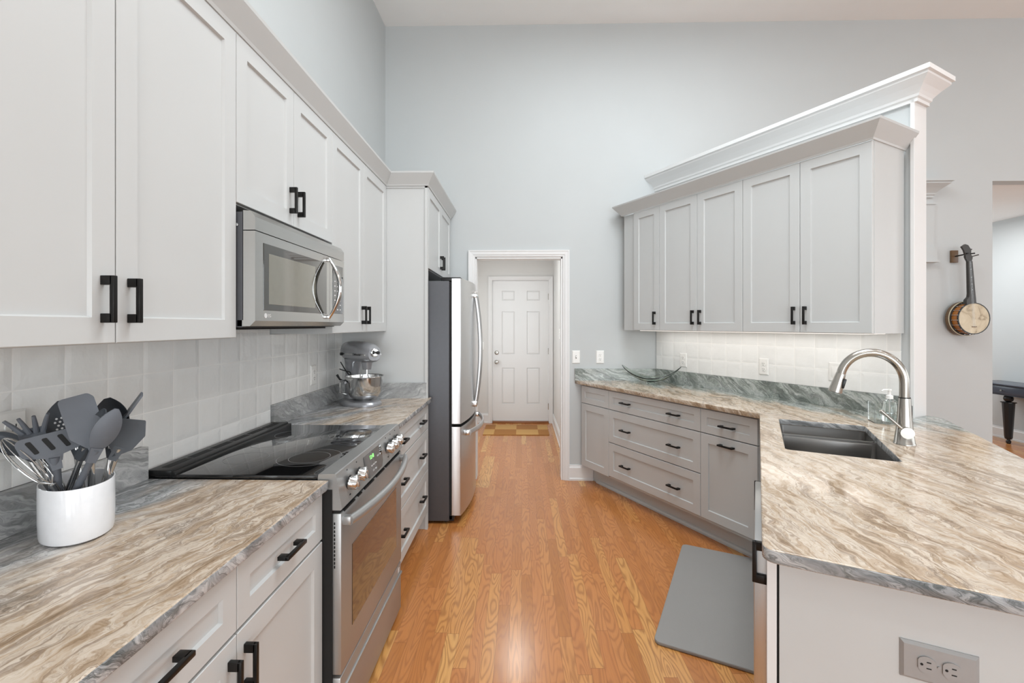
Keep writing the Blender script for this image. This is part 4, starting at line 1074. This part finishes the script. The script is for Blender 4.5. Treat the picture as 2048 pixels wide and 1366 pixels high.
def mk_whisk(loops, rad):
    def f(t, M, Ln):
        m = MB()
        for k_ in range(loops):
            a = PI*k_/loops; pts = []
            for i in range(25):
                u = i/24*2*PI/2; r = rad*math.sin(u)**.9 if 0 < u < PI else 0
            pts = []
            for i in range(29):
                v = i/28*PI*1.0; x = -rad*math.cos(v)*(math.sin(v)**.35 if 0 < v < PI else 0); z = Ln*math.sin(v)
                pts.append((x*math.cos(a), x*math.sin(a), z))
            m.tube(pts, .0011, 6)
        m.xf(M).build('wires', CHROME, t)
    return f
tool('whisk', 'large wire balloon whisk leaning out to the left of the crock', Vector((-1.094, 1.103, .945)), Vector((-1.079, 1.033, 1.055)), Vector((-1.163, 1.006, 1.164)), 0, mk_whisk(5, .030), hr=.008)
tool('whisk', 'small dense wire whisk tucked behind the slotted turner', Vector((-1.077, 1.098, .935)), Vector((-1.100, 1.067, 1.058)), Vector((-1.178, 1.076, 1.142)), 0, mk_whisk(8, .024), hr=.007)
tool('serving_spoon', 'dark grey spoon at the far left behind the whisk wires', Vector((-1.099, 1.107, .935)), Vector((-1.170, 1.056, 1.120)), Vector((-1.246, 1.054, 1.164)), .2, mk_spoon(SILICD, .022, .010), hr=.007)

# ------------------------------------------------------------------ banjo on the back wall
t = thing('banjo', 'open-back banjo hanging on the grey wall left of the far doorway', 'banjo', (3.942, 4.083, 1.477))
# local: y=0 is the skin plane, wall toward +y
def ring(m, r0, r1, y0, y1, seg=48):
    rr = [[(r*math.cos(2*PI*i/seg), y, r*math.sin(2*PI*i/seg)) for i in range(seg)] for r, y in ((r0, y0), (r1, y0), (r1, y1), (r0, y1), (r0, y0))]
    m.loft(rr, cap=False); return m
RB = .138
ring(MB(), .118, .134, .004, .062).build('rim', AMBER, t)
ring(MB(), .131, RB, -.003, .008).build('tension_hoop', PAINTBLK, t)
MB().tube([(0, -.001, 0), (0, .003, 0)], [.134, .134], 48).build('skin', SKIN, t, smooth=False)
ring(MB(), .10, .150, .062, .074).build('flange', EBONY, t); ring(MB(), .128, .152, .074, .105).build('resonator_rim', WALNUT, t)
ring(MB(), .148, .154, .066, .072).build('binding', simple('cream_binding', (214, 204, 176), .4), t)
MB().tube([(0, .100, 0), (0, .108, 0)], [.150, .146], 48).build('resonator', WALNUT, t, smooth=False)
for i in range(20):
    a = 2*PI*i/20+.1; x, z = math.cos(a), math.sin(a)
    MB().tube([(x*.140, -.001, z*.140), (x*.140, .062, z*.140)], [.0018, .0018], 6).tube([(x*.141, .050, z*.141), (x*.141, .066, z*.141)], [.004, .004], 8).build('bracket', CHROME, t)
tl = -.075
Mn = Matrix.Rotation(math.radians(-3.6), 4, 'Y')
nk = MB().loft([[(-.056, -.004, .13), (.026, -.004, .13), (.026, .030, .13), (-.056, .030, .13)], [(-.054, -.004, .165), (.026, -.004, .165), (.026, .028, .165), (-.054, .028, .165)], [(-.030, -.004, .19), (.025, -.004, .19), (.025, .026, .19), (-.030, .026, .19)], [(-.026, -.004, .22), (.024, -.004, .22), (.024, .024, .22), (-.026, .024, .22)], [(-.020, -.004, .50), (.016, -.004, .50), (.016, .018, .50), (-.020, .018, .50)]])
nk.xf(Mn).build('neck', EBONY, t, smooth=False)
m = MB().poly([(-.020, .50), (.016, .50), (.026, .53), (.014, .56), (.018, .60), (-.006, .642), (-.03, .652), (-.062, .632), (-.044, .60), (-.034, .56), (-.034, .53)], .002, .018, 'y'); m.xf(Mn).build('headstock', EBONY, t, smooth=False)
m = MB()
for s, z in ((-1, .54), (1, .54), (-1, .60), (1, .60)): m.tube([(s*.01-.005, .01, z), (s*.034-.005, .012, z+.004)], [.003, .006], 8)
m.tube([(.0, .01, .535), (.075, .0, .552)], [.004, .005], 8); m.xf(Mn).build('tuning_pegs', EBONY, t)
m = MB()
for z in (.25, .30, .36, .43): m.cyl((-.001, -.0045, z), (-.001, -.0038, z), .003, seg=8)
m.xf(Mn).build('inlays', PRINTW, t)
for x in (-.008, -.004, 0, .004): MB().cyl((x*1.6, -.007, -.07), (x-.034, -.006, .50), .0004, seg=5).build('string', CHROME, t)
MB().box(-.02, .02, -.008, -.002, -.075, -.069).build('bridge', WALNUT, t)
t = thing('wall_hanger', 'small wooden wall hanger with padded arms holding the banjo neck', 'hanger', (3.905, BY, 2.035))
MB().box(-.045, .015, -.02, 0, -.055, .055, .003).build('block', WALNUT, t)
MB().tube([(-.012, -.018, .0), (-.012, -.10, .005), (-.028, -.155, .008)], .006, 10).tube([(-.012, -.10, .005), (.030, -.155, .008)], .006, 10).build('arms', BLACK, t)

# ------------------------------------------------------------------ console table in the far room
t = thing('console_table', 'dark console table with turned black legs in the far room', 'table', (5.86, 5.30, 0))
MB().box(-.17, .18, -.62, .62, .702, .725, .005).build('tabletop', NAVY, t)
MB().box(-.14, .17, -.58, .58, .585, .702).build('apron', NAVY, t, smooth=False)
dw_ = MB().box(-.152, -.14, -.02, .50, .602, .690, .002).build('drawer', NAVY, t)
MB().tube([(-.152, .27, .645), (-.172, .27, .645)], [.006, .012], 12).build('knob', CHROME, dw_)
dw_ = MB().box(-.152, -.14, -.56, -.04, .602, .690, .002).build('drawer', NAVY, t)
MB().tube([(-.152, -.27, .645), (-.172, -.27, .645)], [.006, .012], 12).build('knob', CHROME, dw_)
for x in (-.03,):
    for y in (-.32, .318):
        m = MB(); rr = [(.016, 0), (.022, .01), (.024, .03), (.016, .045), (.016, .055)]
        m.lathe(rr, c=(x, y, 0), seg=16)
        m.lathe([(.030, .055), (.036, .075), (.056, .48), (.056, .49)], c=(x, y, 0), seg=8)
        m.lathe([(.070, .49), (.070, .497), (.02, .500)], c=(x, y, 0), seg=16)
        m.lathe([(.02, .50), (.040, .515), (.046, .54), (.040, .565), (.02, .585)], c=(x, y, 0), seg=20)
        m.build('leg', PAINTBLK, t, smooth=False)

# trims of the added recessed lights (above the frame)
tag(MB().box(.4, 5.2, -5.4, -1.1, 0, .012, .004).build('added_bounce_rug', paint('pale_grey_rug', (198, 200, 203), .95, .3, 90)), 'large pale grey rug added behind the kitchen to cut the floor bounce', 'rug')  # unseen rug, added to weaken the orange bounce off the oak
first = None
for x, y in ADDED_CANS:
    if first is None:
        first = thing('added_recessed_light', 'round white recessed ceiling light added out of view', 'light', (x, y, 4.18), 0, 'added recessed lights in the high ceiling')
        m = MB(); ring(m, .082, .10, -.006, .0); m.xf(Matrix.Rotation(PI/2, 4, 'X')); m.build('trim_ring', TRIM, first)
    else: dup(first, location=(x, y, 4.18))
